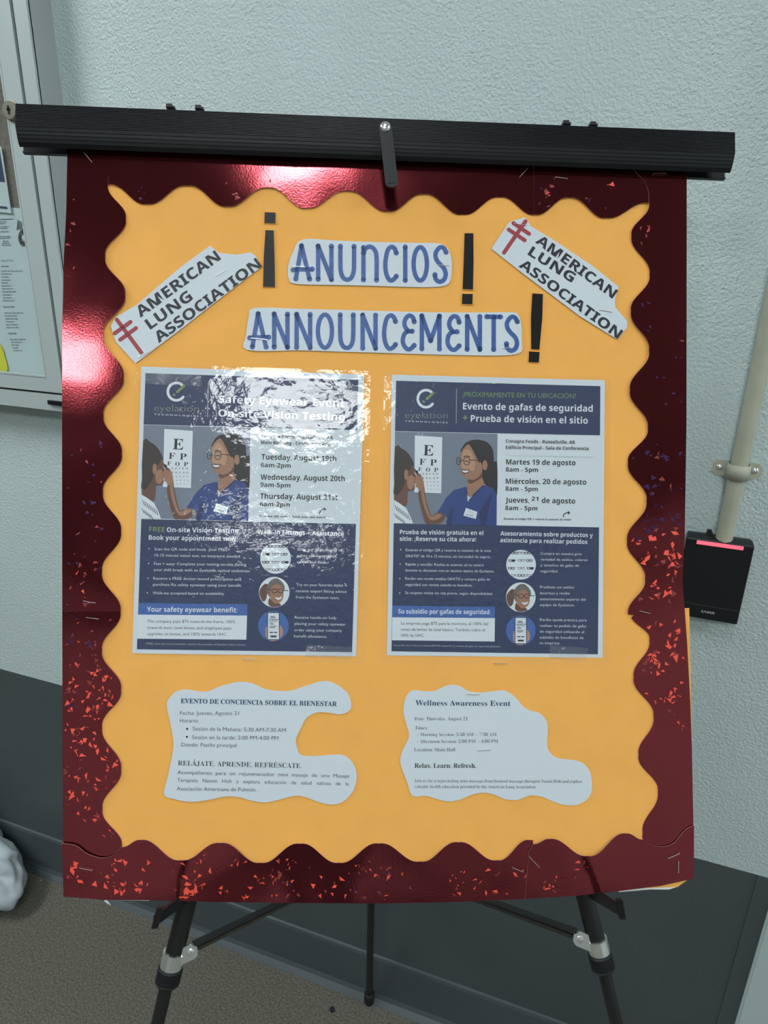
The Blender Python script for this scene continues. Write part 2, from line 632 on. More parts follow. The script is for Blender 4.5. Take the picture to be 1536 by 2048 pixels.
# ceiling troffers
MT['lens'] = mat('troffer_lens', (0.9, 0.9, 0.9, 1), 0.5, emit=((0.93, 0.99, 1.0, 1), LAMP_L))
for i, (x, y, sx, sy) in enumerate(TROFFERS):
    t = thing('ceiling_light', 'rectangular ceiling light panel above and behind the viewer', 'ceiling light', (x, y, CEIL_Z),
              group='ceiling light panels')
    mb = MB()
    mb.aabb(x - sx / 2, x + sx / 2, y - sy / 2, y + sy / 2, CEIL_Z - 0.006, CEIL_Z - 0.001)
    mb.build('light_lens', 'lens', t)
    mb = MB()
    for a, b, c, d in ((x - sx / 2 - .02, x - sx / 2, y - sy / 2 - .02, y + sy / 2 + .02), (x + sx / 2, x + sx / 2 + .02, y - sy / 2 - .02, y + sy / 2 + .02),
                       (x - sx / 2, x + sx / 2, y - sy / 2 - .02, y - sy / 2), (x - sx / 2, x + sx / 2, y + sy / 2, y + sy / 2 + .02)):
        mb.aabb(a, b, c, d, CEIL_Z - 0.010, CEIL_Z)
    mb.build('light_frame', 'trimw', t)

# ================================================================ notice cabinet on the wall
xe = wp(101, 0).x                                   # right side of the cabinet where it meets the wall
r = ray(51.6, 0)
CFY = xe / (r.x / r.y)                              # depth of its front face


def cp(px, py, dy=0.0):
    return wp(px, py, CFY + dy)


ztop = CEIL_Z - 0.75
zb_front = cp(60, 780).z                            # lower edge of the door frame
zb = cp(60, 816).z                                  # bottom of the cabinet
x_gap0, x_gap1 = cp(19.0, 0).x, cp(24.5, 0).x
x_in = cp(0.5, 115).x                               # inner edge of the door frame
z_in = cp(45, 750).z
XL = -1.75
cab = thing('notice_cabinet', 'grey metal lockable glazed notice cabinet on the wall at the left', 'notice board', (xe - 0.3, WALL_Y, zb))
mb = MB()   # carcass: side, bottom, top, back
mb.aabb(xe - 0.004, xe, CFY + 0.004, WALL_Y, zb, ztop, 0)
mb.aabb(XL, xe, CFY + 0.004, WALL_Y, zb, zb + 0.004, 0)
mb.aabb(XL, xe, CFY + 0.004, WALL_Y, ztop - 0.004, ztop, 0)
mb.aabb(XL, XL + 0.004, CFY + 0.004, WALL_Y, zb, ztop, 0)
mb.build('cabinet_body', 'aludark', cab)
mb = MB()
mb.aabb(x_gap1, xe, CFY, CFY + 0.006, zb, ztop)
mb.aabb(XL, x_gap1, CFY, CFY + 0.006, zb, zb_front - 0.004)
mb.build('outer_frame', 'alu', cab)
mb = MB()
mb.aabb(x_gap0 - 0.001, x_gap1 + 0.001, CFY + 0.004, CFY + 0.02, zb_front - 0.004, ztop)
mb.aabb(XL, x_gap1, CFY + 0.004, CFY + 0.02, zb_front - 0.005, zb_front)
mb.build('door_gap', 'black', cab)
# door frame: stile and rail with a mitre between them
door_f = MB()
y0, y1 = CFY - 0.001, CFY + 0.016
P = [(x_in, z_in), (x_gap0, zb_front), (x_gap0, ztop), (x_in, ztop)]
door_f.slab([Vector((x, y0, z)) for x, z in P], Vector((0, y1 - y0, 0)))
door = door_f.build('door_stile', 'alu', cab)
door_r = MB()
P = [(XL, z_in), (x_in, z_in - 0.0006), (x_gap0 - 0.0005, zb_front), (XL, zb_front)]
door_r.slab([Vector((x, y0 + 0.0003, z)) for x, z in P], Vector((0, y1 - y0, 0)))
door_r.build('door_rail', 'alu', cab)
mb = MB()   # bright lip along the glass
mb.aabb(x_in - 0.003, x_in, y0 - 0.0006, y0 + 0.006, z_in, ztop)
mb.aabb(XL, x_in - 0.003, y0 - 0.0006, y0 + 0.006, z_in - 0.0005, z_in + 0.0025)
mb.build('glazing_bead', 'alu', cab)
mb = MB()
mb.add([Vector((XL, CFY + .01, z_in)), Vector((x_in, CFY + .01, z_in)), Vector((x_in, CFY + .01, ztop)), Vector((XL, CFY + .01, ztop))], [(0, 1, 2, 3)])
mb.build('glass_pane', 'glass', cab, face=Vector((0, -1, 0)))
mb = MB()
mb.aabb(XL, x_gap0, CFY + 0.030, CFY + 0.036, zb + 0.004, ztop)
mb.build('cork_panel', 'cork', cab)
c = cp(26, 222)
mb = MB()
mb.lathe(Vector((c.x, CFY, c.z)), Vector((c.x, CFY - 0.012, c.z)),
         [(0, 0.0150), (0.003, 0.0150), (0.0034, 0.0128), (0.0075, 0.0128), (0.0082, 0.0120)], 28)
lock = mb.build('cam_lock', 'lockmetal', cab, True, 0.5)
mb = MB()
mb.aabb(c.x - 0.0012, c.x + 0.0012, CFY - 0.0092, CFY - 0.0084, c.z - 0.006, c.z + 0.006)
mb.aabb(c.x - 0.0028, c.x + 0.0028, CFY - 0.0092, CFY - 0.0084, c.z - 0.0012, c.z + 0.0026)
mb.build('keyhole', 'black', lock)
a, b = cp(97, 800, -.002), cp(135, 812, -.002)
mb = MB()
mb.aabb(a.x, b.x, CFY - 0.005, CFY + 0.001, b.z, a.z)
mb.aabb(a.x + 0.003, b.x - 0.003, CFY - 0.007, CFY - 0.004, b.z + 0.002, a.z - 0.002)
mb.build('door_catch', 'reader', cab)

PY = CFY + 0.0295


def cg(dy=0.0):
    return lambda x, y: wp(x, y, PY - dy)


# sheets pinned inside
def pinned(name, label, pts, mkey, dy):
    ps = [wp(x, y, PY - dy) for x, y in pts]
    t = thing(name, label, 'paper', min(ps, key=lambda p: p.z))
    mb = MB()
    mb.slab(ps, Vector((0, 0.0006, 0)))
    mb.build('sheet', mkey, t)
    return t


# white list: right edge runs behind the door frame
lt = pinned('notice_sheet', 'white sheet with typed lists in the cabinet, above the yellow paper', [(-190, 398), (60, 418), (118, 765), (-150, 741)], 'paper2', 0.001)
mb = MB()
K = crop(0, 400, 4.55)
g = lambda x, y: wp(*K(x, y), PY - 0.0016)
text(mb, g, 'August 15, 2025', 10, 556, 120, 558, 14, k=0)
text(mb, g, 'First Shift', 10, 610, 78, 612, 15, bold=0.01, k=0)
text(mb, g, 'Second Shift', 30, 978, 130, 980, 15, bold=0.01, k=0)
text(mb, g, 'Third Shift', 72, 1222, 150, 1222, 15, bold=0.01, k=0)
rows = [(10, 645, 205), (10, 672, 103), (12, 700, 88), (12, 727, 92), (14, 753, 83), (14, 780, 106), (16, 806, 118), (18, 833, 143),
        (22, 861, 103), (24, 889, 110), (28, 915, 132), (38, 1027, 212), (42, 1053, 162), (48, 1080, 160), (54, 1107, 130),
        (56, 1134, 165), (60, 1160, 165), (88, 1268, 235), (98, 1293, 205), (104, 1319, 172), (112, 1344, 162), (122, 1369, 205),
        (-60, 195, 60), (-60, 212, 45), (-60, 240, 88), (-60, 256, 70), (-60, 286, 88), (-60, 330, 100), (-60, 346, 90), (25, 374, 75), (18, 392, 88), (14, 410, 98)]
rr = random.Random(3)
for x0, y, x1 in rows:
    x = x0
    while x < x1 - 6:      # typed words too small to read: broken strokes
        w = min(rr.uniform(14, 38), x1 - x)
        hh = rr.uniform(3.4, 5.0)
        P = [g(x, y - hh), g(x + w, y - hh + .4), g(x + w, y + hh + .4), g(x, y + hh)]
        mb.add(P, [(0, 1, 2, 3)], 1)
        x += w + 5
mb.add([g(-60, 176), g(120, 170), g(120, 176), g(-60, 182)], [(0, 1, 2, 3)], 0)
mb.build('typed_text', ['inkthin', 'typed'], lt)['kind'] = 'stuff'
mb = MB()   # pale round seal and drawing at the head of the sheet
for rr_, kk in ((46, 1), (34, 0), (14, 2)):
    mb.poly([wp(*K(x, y), PY - 0.0016 - 0.0002 * kk - (0.0006 if rr_ == 14 else 0.0002 if rr_ == 34 else 0)) for x, y in ellipse(212, 342, rr_, rr_ * 1.7, 20)], kk)
for s in range(5):
    mb.add([g(150 + 14 * s, 270 - 20 * s % 40), g(162 + 12 * s, 180 + 12 * s % 30), g(168 + 12 * s, 184), g(157 + 14 * s, 276)], [(0, 1, 2, 3)], 1)
mb.build('seal_print', ['greypale', 'inkthin', 'paper2'], lt)
fl = pinned('pinned_flyer', 'white flyer with a blue block pinned on the cork above the list', [(-200, 272), (2.5, 293), (23, 427), (-185, 402)], 'paper2', 0.004)
mb = MB()
mb.poly([wp(x, y, PY - 0.0046) for x, y in [(-190, 282), (-1, 300), (9.5, 364), (-185, 345)]], 0)
mb.poly([wp(x, y, PY - 0.0046) for x, y in [(-180, 393), (14, 413.5), (15, 418), (-180, 398)]], 0)
mb.build('blue_block', ['navy'], fl)
yl = pinned('yellow_card', 'bright yellow rounded paper at the bottom left of the cabinet', catmull([(-90, 690), (-70, 672), (-40, 668), (-15, 676), (2, 692), (9, 712), (12, 745), (-40, 742), (-88, 738)], 4), 'yellow', 0.003)

# ================================================================ conduit and card reader
XC = wp(1446.6, 1068).x
ZC = wp(1446.6, 1068).z
RC = 0.0107
con = thing('wall_conduit', 'beige painted metal conduit running down the wall to the card reader', 'pipe', (XC, WALL_Y, ZC))
mb = MB()
mb.tube(Vector((XC, WALL_Y - RC - 0.002, ZC - 0.012)), Vector((XC, WALL_Y - RC - 0.002, CEIL_Z)), RC, 28)
mb.build('pipe', 'conduit', con, True, 0.8)
SZ = wp(1479, 938).z
mb = MB()
n = 16
v, f = [], []
RCS = RC + 0.0026
for zz in (SZ - 0.010, SZ + 0.010):
    for i in range(n + 1):
        a = PI * i / n
        v.append((XC + RCS * math.cos(a), WALL_Y - RC - 0.002 - RCS * math.sin(a), zz))
    v += [(XC - RCS, WALL_Y - 0.001, zz), (XC + RCS, WALL_Y - 0.001, zz)]
m_ = n + 3
for i in range(n):
    f.append((i, i + 1, m_ + i + 1, m_ + i))
f.append((n, n + 1, m_ + n + 1, m_ + n))
f.append((0, m_, m_ + n + 2, n + 2))
mb.add([Vector(q) for q in v], f)
for s in (-1, 1):      # ears with clipped corners
    xa, xb = XC + s * (RC + 0.001), XC + s * (RC + 0.019)
    P = [(xa, SZ - 0.010), (xb - s * 0.005, SZ - 0.010), (xb, SZ - 0.005), (xb, SZ + 0.005), (xb - s * 0.005, SZ + 0.010), (xa, SZ + 0.010)]
    mb.slab([Vector((x, WALL_Y - 0.0022, z)) for x, z in P], Vector((0, 0.002, 0)))
strap = mb.build('pipe_strap', 'conduit', con, True, 0.4)
sm_ = strap.modifiers.new('thick', 'SOLIDIFY')
sm_.thickness = 0.0012
sm_.offset = 0
for s in (-1, 1):
    x = XC + s * (RC + 0.0105)
    mb = MB()
    mb.lathe(Vector((x, WALL_Y - 0.002, SZ)), Vector((x, WALL_Y - 0.01, SZ)), [(0, 0.0046), (0.0012, 0.0044), (0.0024, 0.0032), (0.003, 0.0012)], 18)
    mb.box(Vector((x, WALL_Y - 0.0051, SZ)), Vector((0.0026, 0, 0.001)), Vector((0, 0.0003, 0)), Vector((-0.0002, 0, 0.0006)))
    mb.build('screw', 'chrome', strap, True, 0.6)

YF = 0.956                                            # reader face
rl, rt_, rb = wp(1374.8, 1066.6, YF), wp(1509.8, 1088.4, YF), wp(1475.9, 1250.7, YF)
x0, x1 = rl.x, (rt_.x + rb.x) / 2
z1, z0 = rt_.z, rb.z
rd = thing('card_reader', 'black wall-mounted card reader with a red light bar, under the conduit', 'card reader', ((x0 + x1) / 2, WALL_Y, z0))
mb = MB()
P = []
for x, z in ((x0, z0), (x1, z0), (x1, z1), (x0, z1)):
    P.append((x, z))
# back plate and tapered housing
mb.aabb(x0 + 0.002, x1 - 0.002, WALL_Y - 0.008, WALL_Y, z0 + 0.002, z1 - 0.001, 1)
v = [Vector((x0 + .001, WALL_Y - .008, z0 + .001)), Vector((x1 - .001, WALL_Y - .008, z0 + .001)), Vector((x1 - .001, WALL_Y - .008, z1)), Vector((x0 + .001, WALL_Y - .008, z1)),
     Vector((x0, YF, z0)), Vector((x1, YF, z0)), Vector((x1, YF, z1 - .0035)), Vector((x0, YF, z1 - .0035))]
mb.hexa(v, 0)
rdh = mb.build('housing', ['reader', 'reader_side'], rd)
bv = rdh.modifiers.new('bevel', 'BEVEL')
bv.width = 0.0022
bv.segments = 3
bv.limit_method = 'ANGLE'
zs = z0 + 0.0215                                      # seam of the lower panel
mb = MB()
mb.aabb(x0 + 0.0015, x1 - 0.0015, YF - 0.0006, YF + 0.004, zs + 0.0008, z1 - 0.006)
mb.build('face_panel', 'reader', rd)
mb = MB()
mb.aabb(x0 + 0.002, x1 - 0.002, YF - 0.0009, YF, zs - 0.0004, zs + 0.0004)
mb.build('seam_line', 'reader_side', rd)
la, lb = wp(1396, 1071, YF), wp(1488, 1091, YF)
mb = MB()
mb.aabb(la.x, lb.x, YF - 0.0012, YF + 0.002, z1 - 0.0105, z1 - 0.0055)
mb.build('light_bar', 'led', rd)
mb = MB()
g = lambda x, z: Vector((x, YF - 0.0007, z))
gg = lambda x, y: Vector((x, YF - 0.0010, -y))
xm = wp(1415, 1229, YF).x
text(mb, gg, 'SABER', xm - 0.009, -(zs - 0.0105), xm + 0.009, -(zs - 0.0105), 0.0034, bold=0.02)
mb.build('maker_mark', 'greypale', rd)
mb = MB()
mb.aabb(XC - 0.021, XC - 0.0155, WALL_Y - 0.008, WALL_Y, z1, z1 + 0.0045)
mb.aabb(XC - 0.019, XC - 0.014, WALL_Y - 0.010, WALL_Y - 0.004, z1 - 0.002, z1 + 0.0022)
mb.build('cable_tie', 'rubber', rd)

# ================================================================ easel
head = bw(771, 252, -0.012)
hz = head
eas = thing('easel', 'black folding tripod easel with a ridged top bar', 'easel', Vector((head.x, 0.45, 0)))


def extrude_profile(mb, prof, pl, pr, k=0):
    """prof: list of (v, h) offsets from line pl-pr (which lies at h of its own)"""
    n = len(prof)
    base = len(mb.v)
    for p in (pl, pr):
        for vv, hh in prof:
            mb.v.append(p + BY * vv + BN * hh)
    for i in range(n):
        j = (i + 1) % n
        mb.f.append((base + i, base + j, base + n + j, base + n + i))
        mb.m.append(k)
    mb.f.append(tuple(base + i for i in range(n)))
    mb.f.append(tuple(base + n + i for i in reversed(range(n))))
    mb.m += [k, k]


HF = 0.020
pl, pr = bw(31.5, 207, HF), bw(1469.5, 264.5, HF)
uL, vL, _ = buv(pl)
uR, vR, _ = buv(pr)
flat_h = (bw(29, 252.7, HF) - pl).length
tot_h = (bw(35, 282.4, HF - .008) - bw(31.5, 207, HF - .008)).length
prof = [(0, 0)]
NR = 15
for i in range(NR):      # fine ridges on the face
    a = -flat_h * (i + 0.12) / NR
    b = -flat_h * (i + 0.78) / NR
    prof += [(a, 0.0), (a - 0.0002, 0.0007), (b, 0.0007), (b - 0.0002, 0.0)]
prof += [(-flat_h, 0.0)]
for i in range(1, 5):    # stepped lower lip
    t = i / 5
    prof += [(-flat_h - (tot_h - flat_h) * t, -0.0075 * t ** 1.3), (-flat_h - (tot_h - flat_h) * t - 0.0003, -0.0075 * t ** 1.3 - 0.0006)]
prof += [(-tot_h, -0.009), (-tot_h * .8, -0.0165), (0, -0.0165)]
mb = MB()
extrude_profile(mb, prof, pl, pr)
mb.build('top_bar', 'ebk', eas)
mb = MB()
p2l, p2r = bw(47, 276, -0.007), bw(1449.5, 330, -0.007)
rail_h = (bw(47, 306.6, -0.007) - p2l).length
extrude_profile(mb, [(0, 0), (-rail_h * .86, 0), (-rail_h * .9, .0015), (-rail_h, .0015), (-rail_h, -.003), (0, -.003)], p2l, p2r)
rail_o = mb.build('rear_rail', 'ebk', eas)
for x, y in ((340.5, 217), (398, 219.5), (1130, 249.5), (1183.5, 252)):
    c = bw(x, y, 0.012)
    mb = MB()
    mb.box(c + BY * 0.0002, BX * 0.0028, BY * 0.0016, BN * 0.005)
    mb.box(c + BX * 0.001 - BY * 0.0005, BX * 0.004, BY * 0.001, BN * 0.004)
    mb.build('bar_lug', 'rubber', eas)
# swinging clip that holds the board
c0, c1 = bw(770.5, 256, HF + .003), bw(784, 374, HF + .003)
ax = (c1 - c0).normalized()
sd = ax.cross(BN).normalized()
Lc = (c1 - c0).length
out = []
wc = 0.0061
for i in range(9):
    a = PI * i / 8
    out.append(c0 - ax * math.sin(a) * wc + sd * math.cos(a) * wc)
out2 = []
for i in range(9):
    a = PI * i / 8
    out2.append(c0 + ax * (Lc - wc * .6) + ax * math.sin(a) * wc * .7 - sd * math.cos(a) * wc)
mb = MB()
mb.slab([p + BN * .0015 for p in out + out2], -BN * 0.003)
for i in range(-3, 4):
    mb.box(c0 + ax * (Lc * .53) + sd * (i * wc * 0.26) + BN * 0.0018, ax * (Lc * .42), sd * wc * .07, BN * .0004)
clip = mb.build('board_clip', 'ebk', eas)
mb = MB()
mb.lathe(c0 + BN * .001, c0 + BN * .01, [(0, .0052), (.0016, .0050), (.0028, .0038), (.0034, .0014)], 22)
mb.build('rivet', 'chrome', clip, True, 0.7)

# legs
HL = -0.024


def leg_axis(pa, pb):
    a, b = bw(*pa, HL), bw(*pb, HL)
    d = (b - a).normalized()
    t = (0.004 - a.z) / d.z
    return a, d, a + d * t


LEGS = [((371, 1808), (315, 2048), (348, 1905), (340.5, 1932), (331.5, 1973), (381, 1904), 'left'),
        ((1173, 1795), (1233.4, 2048), (1194, 1877), (1199, 1903), (1208, 1944), (1160, 1878), 'right')]
piv = []
for pa, pb, pc0, pc1, pg, pp, sidew in LEGS:
    a, d, foot = leg_axis(pa, pb)

    def on(px, py):
        q = bw(px, py, HL)
        return (q - a).dot(d)
    ts, tc, tg = on(*pc0), on(*pc1), on(*pg)
    top_t = (bw(771, 262, HL) - a).dot(d)
    top = a + d * top_t + (bw(771, 262, HL) - (a + d * top_t)) * 0.9
    RU = 0.0092
    mb = MB()
    mb.lathe(top, a + d * (tc + 0.002), [(0, RU), ((a + d * (tc + .002) - top).length, RU)], 26)
    leg = mb.build('leg', 'tube', eas, True, 0.7)
    # chrome collar with its ear
    mb = MB()
    p0, p1 = a + d * (ts - 0.001), a + d * tc
    mb.lathe(p0, p1, [(0, RU + .0002), (0, RU + .0016), ((p1 - p0).length, RU + .0016), ((p1 - p0).length, RU + .0002)], 30)
    s = 1 if sidew == 'left' else -1
    lat = d.cross(BN).normalized()
    if lat.dot(BX) * s < 0:
        lat = -lat
    pc = bw(*pp, HL + 0.004)
    ec = (p0 + p1) / 2 + BN * 0.004
    ex = (pc - ec)
    ex = ex - BN * ex.dot(BN)
    out = []
    up_ = BN.cross(ex).normalized()
    R = 0.0074
    for i in range(13):
        an = -PI / 2 + PI * i / 12
        out.append(pc + ex.normalized() * math.cos(an) * R + up_ * math.sin(an) * R)
    out.append(ec + up_ * R)
    out.append(ec - up_ * R)
    mb.slab([p + BN * .001 for p in out], -BN * .0018)
    col = mb.build('collar', 'chrome', leg, True, 0.5)
    mb = MB()
    mb.lathe(pc, pc + BN * .01, [(.001, .0036), (.0017, .0035), (.0021, .0024), (.0022, .001)], 20)
    mb.build('rivet', 'chrome', leg, True, 0.6)
    piv.append(pc - BN * 0.003)
    # ribbed grip
    p0, p1 = a + d * (tc - 0.004), a + d * tg
    Lg = (p1 - p0).length
    prof = [(0, RU + .0006), (Lg * .2, RU + .0016)]
    for i in range(9):
        t = Lg * (.24 + .06 * i)
        prof += [(t, RU + .0030), (t + Lg * .028, RU + .0030), (t + Lg * .034, RU + .0021), (t + Lg * .055, RU + .0021)]
    prof += [(Lg * .80, RU + .003), (Lg * .9, RU + .0014), (Lg, RU - .003)]
    mb = MB()
    mb.lathe(p0, p1, prof, 28)
    mb.build('grip', 'rubber', leg, True, 0.5)
    mb = MB()
    p0 = a + d * (tg - .003)
    mb.tube(p0, foot, 0.0066, 22)
    mb.build('lower_tube', 'tube', leg, True, 0.7)
    mb = MB()
    mb.lathe(foot - d * 0.025, foot, [(0, .0075), (.003, .009), (.022, .0098), (.025, .009)], 22)
    mb.build('rubber_foot', 'rubber', leg, True, 0.5)
# rear leg
ft = fp(738, 2004)
rtop = bw(771, 262, -0.020)
dd = (ft - rtop).normalized()
ft2 = rtop + dd * ((0.003 - rtop.z) / dd.z)
mb = MB()
mb.tube(rtop, ft2, 0.0068, 20)
rleg = mb.build('leg', 'tube', eas, True, 0.7)
mb = MB()
mb.lathe(ft2 - dd * .033, ft2, [(0, .0080), (.002, .0100), (.008, .0105), (.029, .0112), (.033, .0105)], 22)
mb.build('rubber_foot', 'rubber', rleg, True, 0.5)
# hub sliding on the rear leg, where both braces meet


def on_line(px, py, p, d):
    """point of line p+td nearest to the view ray of a pixel"""
    r = ray(px, py).normalized()
    w0 = p - CAM_POS
    b = d.dot(r)
    t = (b * r.dot(w0) - d.dot(w0)) / (1 - b * b)
    return p + d * t


hub = on_line(741, 1722, rtop, dd)
mb = MB()
mb.lathe(hub - dd * .018, hub + dd * .018, [(0, .0095), (.002, .0115), (.034, .0115), (.036, .0095)], 22)
mb.build('slider_hub', 'rubber', rleg, True, 0.5)
for pc, s in zip(piv, (-1, 1)):
    d = (hub - pc).normalized()
    side = d.cross(BN).normalized()
    nn = side.cross(d).normalized()
    mb = MB()
    p0, p1 = pc - d * 0.004, hub + side * 0.0
    # channel section: web with two lips
    c = (p0 + p1) / 2
    L = (p1 - p0).length / 2
    mb.box(c, d * L, side * 0.0085, nn * 0.0007)
    for q in (-1, 1):
        mb.box(c + side * 0.0081 * q - nn * 0.002, d * L, side * 0.0006, nn * 0.0025)
    mb.box(c + nn * .0009, d * L, side * 0.003, nn * 0.0006)
    mb.build('brace', 'tube', eas)
# support arms under the board
vb_l = buv(bw(340, 1801, 0))[1]
for (px, py), (qx, qy), (tx, ty) in (((345, 1800), (310, 1850), (322, 1811)), ((1210, 1788), (1245, 1832), (1236, 1796))):
    e_h = 0.046
    pe = bw(qx, qy, e_h)
    ue, ve, _ = buv(pe)
    pt = bw(tx, ty, e_h)
    ut, vt, _ = buv(pt)
    ps = bw(px, py, 0.0)
    us, vs_, _ = buv(ps)
    s = 1 if qx > 768 else -1
    mb = MB()
    w = 0.0016
    A = [(us - s * 0.010, vs_ - 0.0005, -0.020), (ue, ve + .001, e_h)]

    def ring(u, v, h, hh):
        return [bpt(u - w, v - hh, h), bpt(u + w, v - hh, h), bpt(u + w, v + hh, h), bpt(u - w, v + hh, h)]
    r0 = ring(A[0][0], A[0][1] - .006, A[0][2], .006)
    r1 = ring(A[1][0], A[1][1] + .003, A[1][2], .0045)
    mb.hexa(r0 + r1)
    arm = mb.build('support_arm', 'tube', eas)
    mb = MB()
    bot, topp = bpt(ue, ve - .002, e_h), bpt(ut, vt, e_h + .002)
    cc = (bot + topp) / 2
    dv = (topp - bot) / 2
    mb.box(cc, BX * 0.0028, dv, BN * 0.0022)
    for q in (-1, 0, 1):
        mb.box(cc + BX * q * .0018 + BN * .0024, BX * 0.0005, dv * .94, BN * 0.0005)
    mb.build('end_lip', 'tube', arm)

# ================================================================ announcement board
brd = bthing('announcement_board', 'orange announcement board with a scalloped red foil border on the easel', 'board', bw(768, 1800, -0.003))
# rigid white backing
Q = [(137, 292), (1371, 331), (1383, 1756), (1230, 1781), (131, 1792)]
mb = MB()
TLp, TRp = bw(138, 270, 0), bw(1371, 312, 0)
front = [bw(140, 281, 0), bw(1362, 322, 0), bw(1358, 1160, 0), bw(1376, 1752, 0), bw(131, 1786, 0)]
mb.slab(front, -BN * 0.005)
mb.build('backing_board', 'foam', brd)
# orange paper sheets: edges overlap a little, so each has its own lift
sheets = [
    ([(140, 288), (531, 301), (529, 1226), (133, 1222)], 0.00030),
    ([(133, 1220), (531, 1224), (531, 1786), (133, 1786)], 0.00055),
    ([(529, 299), (941, 312), (951, 1226), (527, 1224)], 0.00042),
    ([(527, 1222), (953, 1224), (955, 1778), (529, 1782)], 0.00067),
    ([(938, 310), (1362, 325), (1361, 862), (942, 854)], 0.00030),
    ([(941, 850), (1361, 858), (1358, 1222), (948, 1226)], 0.00055),
    ([(948, 1222), (1378.5, 1216), (1384, 1500), (1385, 1753), (1355, 1774), (953, 1784)], 0.00080),
]
for pts, h in sheets:
    mb = MB()
    mb.slab([bw(x, y, h) for x, y in pts], -BN * 0.00022)
    mb.build('orange_sheet', 'orange', brd)


# ---- scalloped foil border
def wave(ex, axis, n=12):
    """cosine interpolation between successive extrema; axis 0: runs along x, 1: along y"""
    out = []
    for (a, b) in zip(ex[:-1], ex[1:]):
        for i in range(n):
            t = i / n
            s = (1 - math.cos(PI * t)) / 2
            s -= 0.055 * math.sin(2 * PI * t)
            if axis == 0:
                out.append((a[0] + (b[0] - a[0]) * t, a[1] + (b[1] - a[1]) * s))
            else:
                out.append((a[0] + (b[0] - a[0]) * s, a[1] + (b[1] - a[1]) * t))
    out.append(ex[-1])
    return out


def resample(pl_, n):
    d = [0]
    for a, b in zip(pl_[:-1], pl_[1:]):
        d.append(d[-1] + math.hypot(a[0] - b[0], a[1] - b[1]))
    out = []
    j = 0
    for i in range(n):
        t = d[-1] * i / (n - 1)
        while j < len(d) - 2 and d[j + 1] < t:
            j += 1
        s = (t - d[j]) / max(1e-9, d[j + 1] - d[j])
        out.append((pl_[j][0] + (pl_[j + 1][0] - pl_[j][0]) * s, pl_[j][1] + (pl_[j + 1][1] - pl_[j][1]) * s))
    return out


LIFT = {}


def foil_h(x, y, base, amp, seed):
    """gentle waviness of the card strip, in board lift"""
    q = Vector((x / 150.0, y / 150.0, seed))
    w1 = noise.noise(q) * amp
    w2 = noise.noise(Vector((x / 60.0, y / 60.0, seed + 9))) * amp * 0.16
    return base + amp * 0.75 + w1 + w2


def outer_left(y):
    T = [(288, 135), (420, 132.5), (520, 127.5), (650, 124.5), (900, 124), (1222, 124.5), (1500, 125), (1700, 126), (1793, 128)]
    for (a, xa), (b, xb) in zip(T[:-1], T[1:]):
        if y <= b:
            return xa + (xb - xa) * max(0, (y - a)) / (b - a)
    return T[-1][1]


def outer_right_up(y):
    T = [(328, 1373.5), (850, 1373), (1070, 1369.5), (1168, 1365), (1208, 1368.5)]
    for (a, xa), (b, xb) in zip(T[:-1], T[1:]):
        if y <= b:
            return xa + (xb - xa) * max(0, (y - a)) / (b - a)
    return T[-1][1]


def outer_right_lo(y):
    T = [(1205, 1368.5), (1290, 1374.5), (1400, 1380.5), (1500, 1384), (1660, 1387), (1757, 1389)]
    for (a, xa), (b, xb) in zip(T[:-1], T[1:]):
        if y <= b:
            return xa + (xb - xa) * max(0, (y - a)) / (b - a)
    return T[-1][1]


def outer_top(x):
    return 281 + (x - 135) * 0.0323


def outer_bot(x):
    T = [(128, 1793.5), (212, 1800), (300, 1800.5), (420, 1804), (560, 1805.5), (740, 1807), (900, 1804.5), (1050, 1798), (1150, 1791.5), (1232, 1783), (1320, 1772), (1389, 1757)]
    for (a, xa), (b, xb) in zip(T[:-1], T[1:]):
        if x <= b:
            return xa + (xb - xa) * max(0, (x - a)) / (b - a)
    return T[-1][1]


EX_L = [(216, 368), (251.5, 438), (210.5, 513), (250, 590), (206.5, 669), (247, 755), (207, 830), (243.5, 907), (206, 985), (242, 1063), (204, 1143), (241, 1223),
        (204, 1300), (242, 1379), (204.5, 1455), (242, 1539), (205, 1618), (243.5, 1693)]
EX_T = [(216, 368.5), (294, 408), (375, 371), (455, 412), (536, 375), (614, 416), (695, 382.5), (776, 422.5), (848, 388), (926, 429), (1000, 394.5), (1070, 429),
        (1139, 395), (1213, 435.5), (1297, 405.5)]
EX_RU = [(1298, 406), (1263, 472), (1299, 549), (1262, 622), (1298, 701), (1260, 780), (1295.5, 856), (1256, 926), (1293, 1001), (1254.5, 1082), (1290, 1158), (1256, 1229)]
EX_RL = [(1262, 1226), (1299, 1280), (1267.5, 1354), (1307, 1434), (1277, 1510), (1315.5, 1584), (1285, 1665)]
EX_BL = [(243, 1694), (281, 1680), (362, 1720.5), (441, 1686), (521, 1725.5), (600, 1687.5), (678, 1725.5), (758, 1687), (840, 1723), (917, 1684.5), (994, 1720.5), (1060, 1680)]
EX_BR = [(1058, 1700), (1068, 1688), (1099, 1678), (1176, 1712), (1253, 1667), (1286, 1679)]

cut = lambda w, a, b, ax_: [p for p in w if a <= p[ax_] <= b]


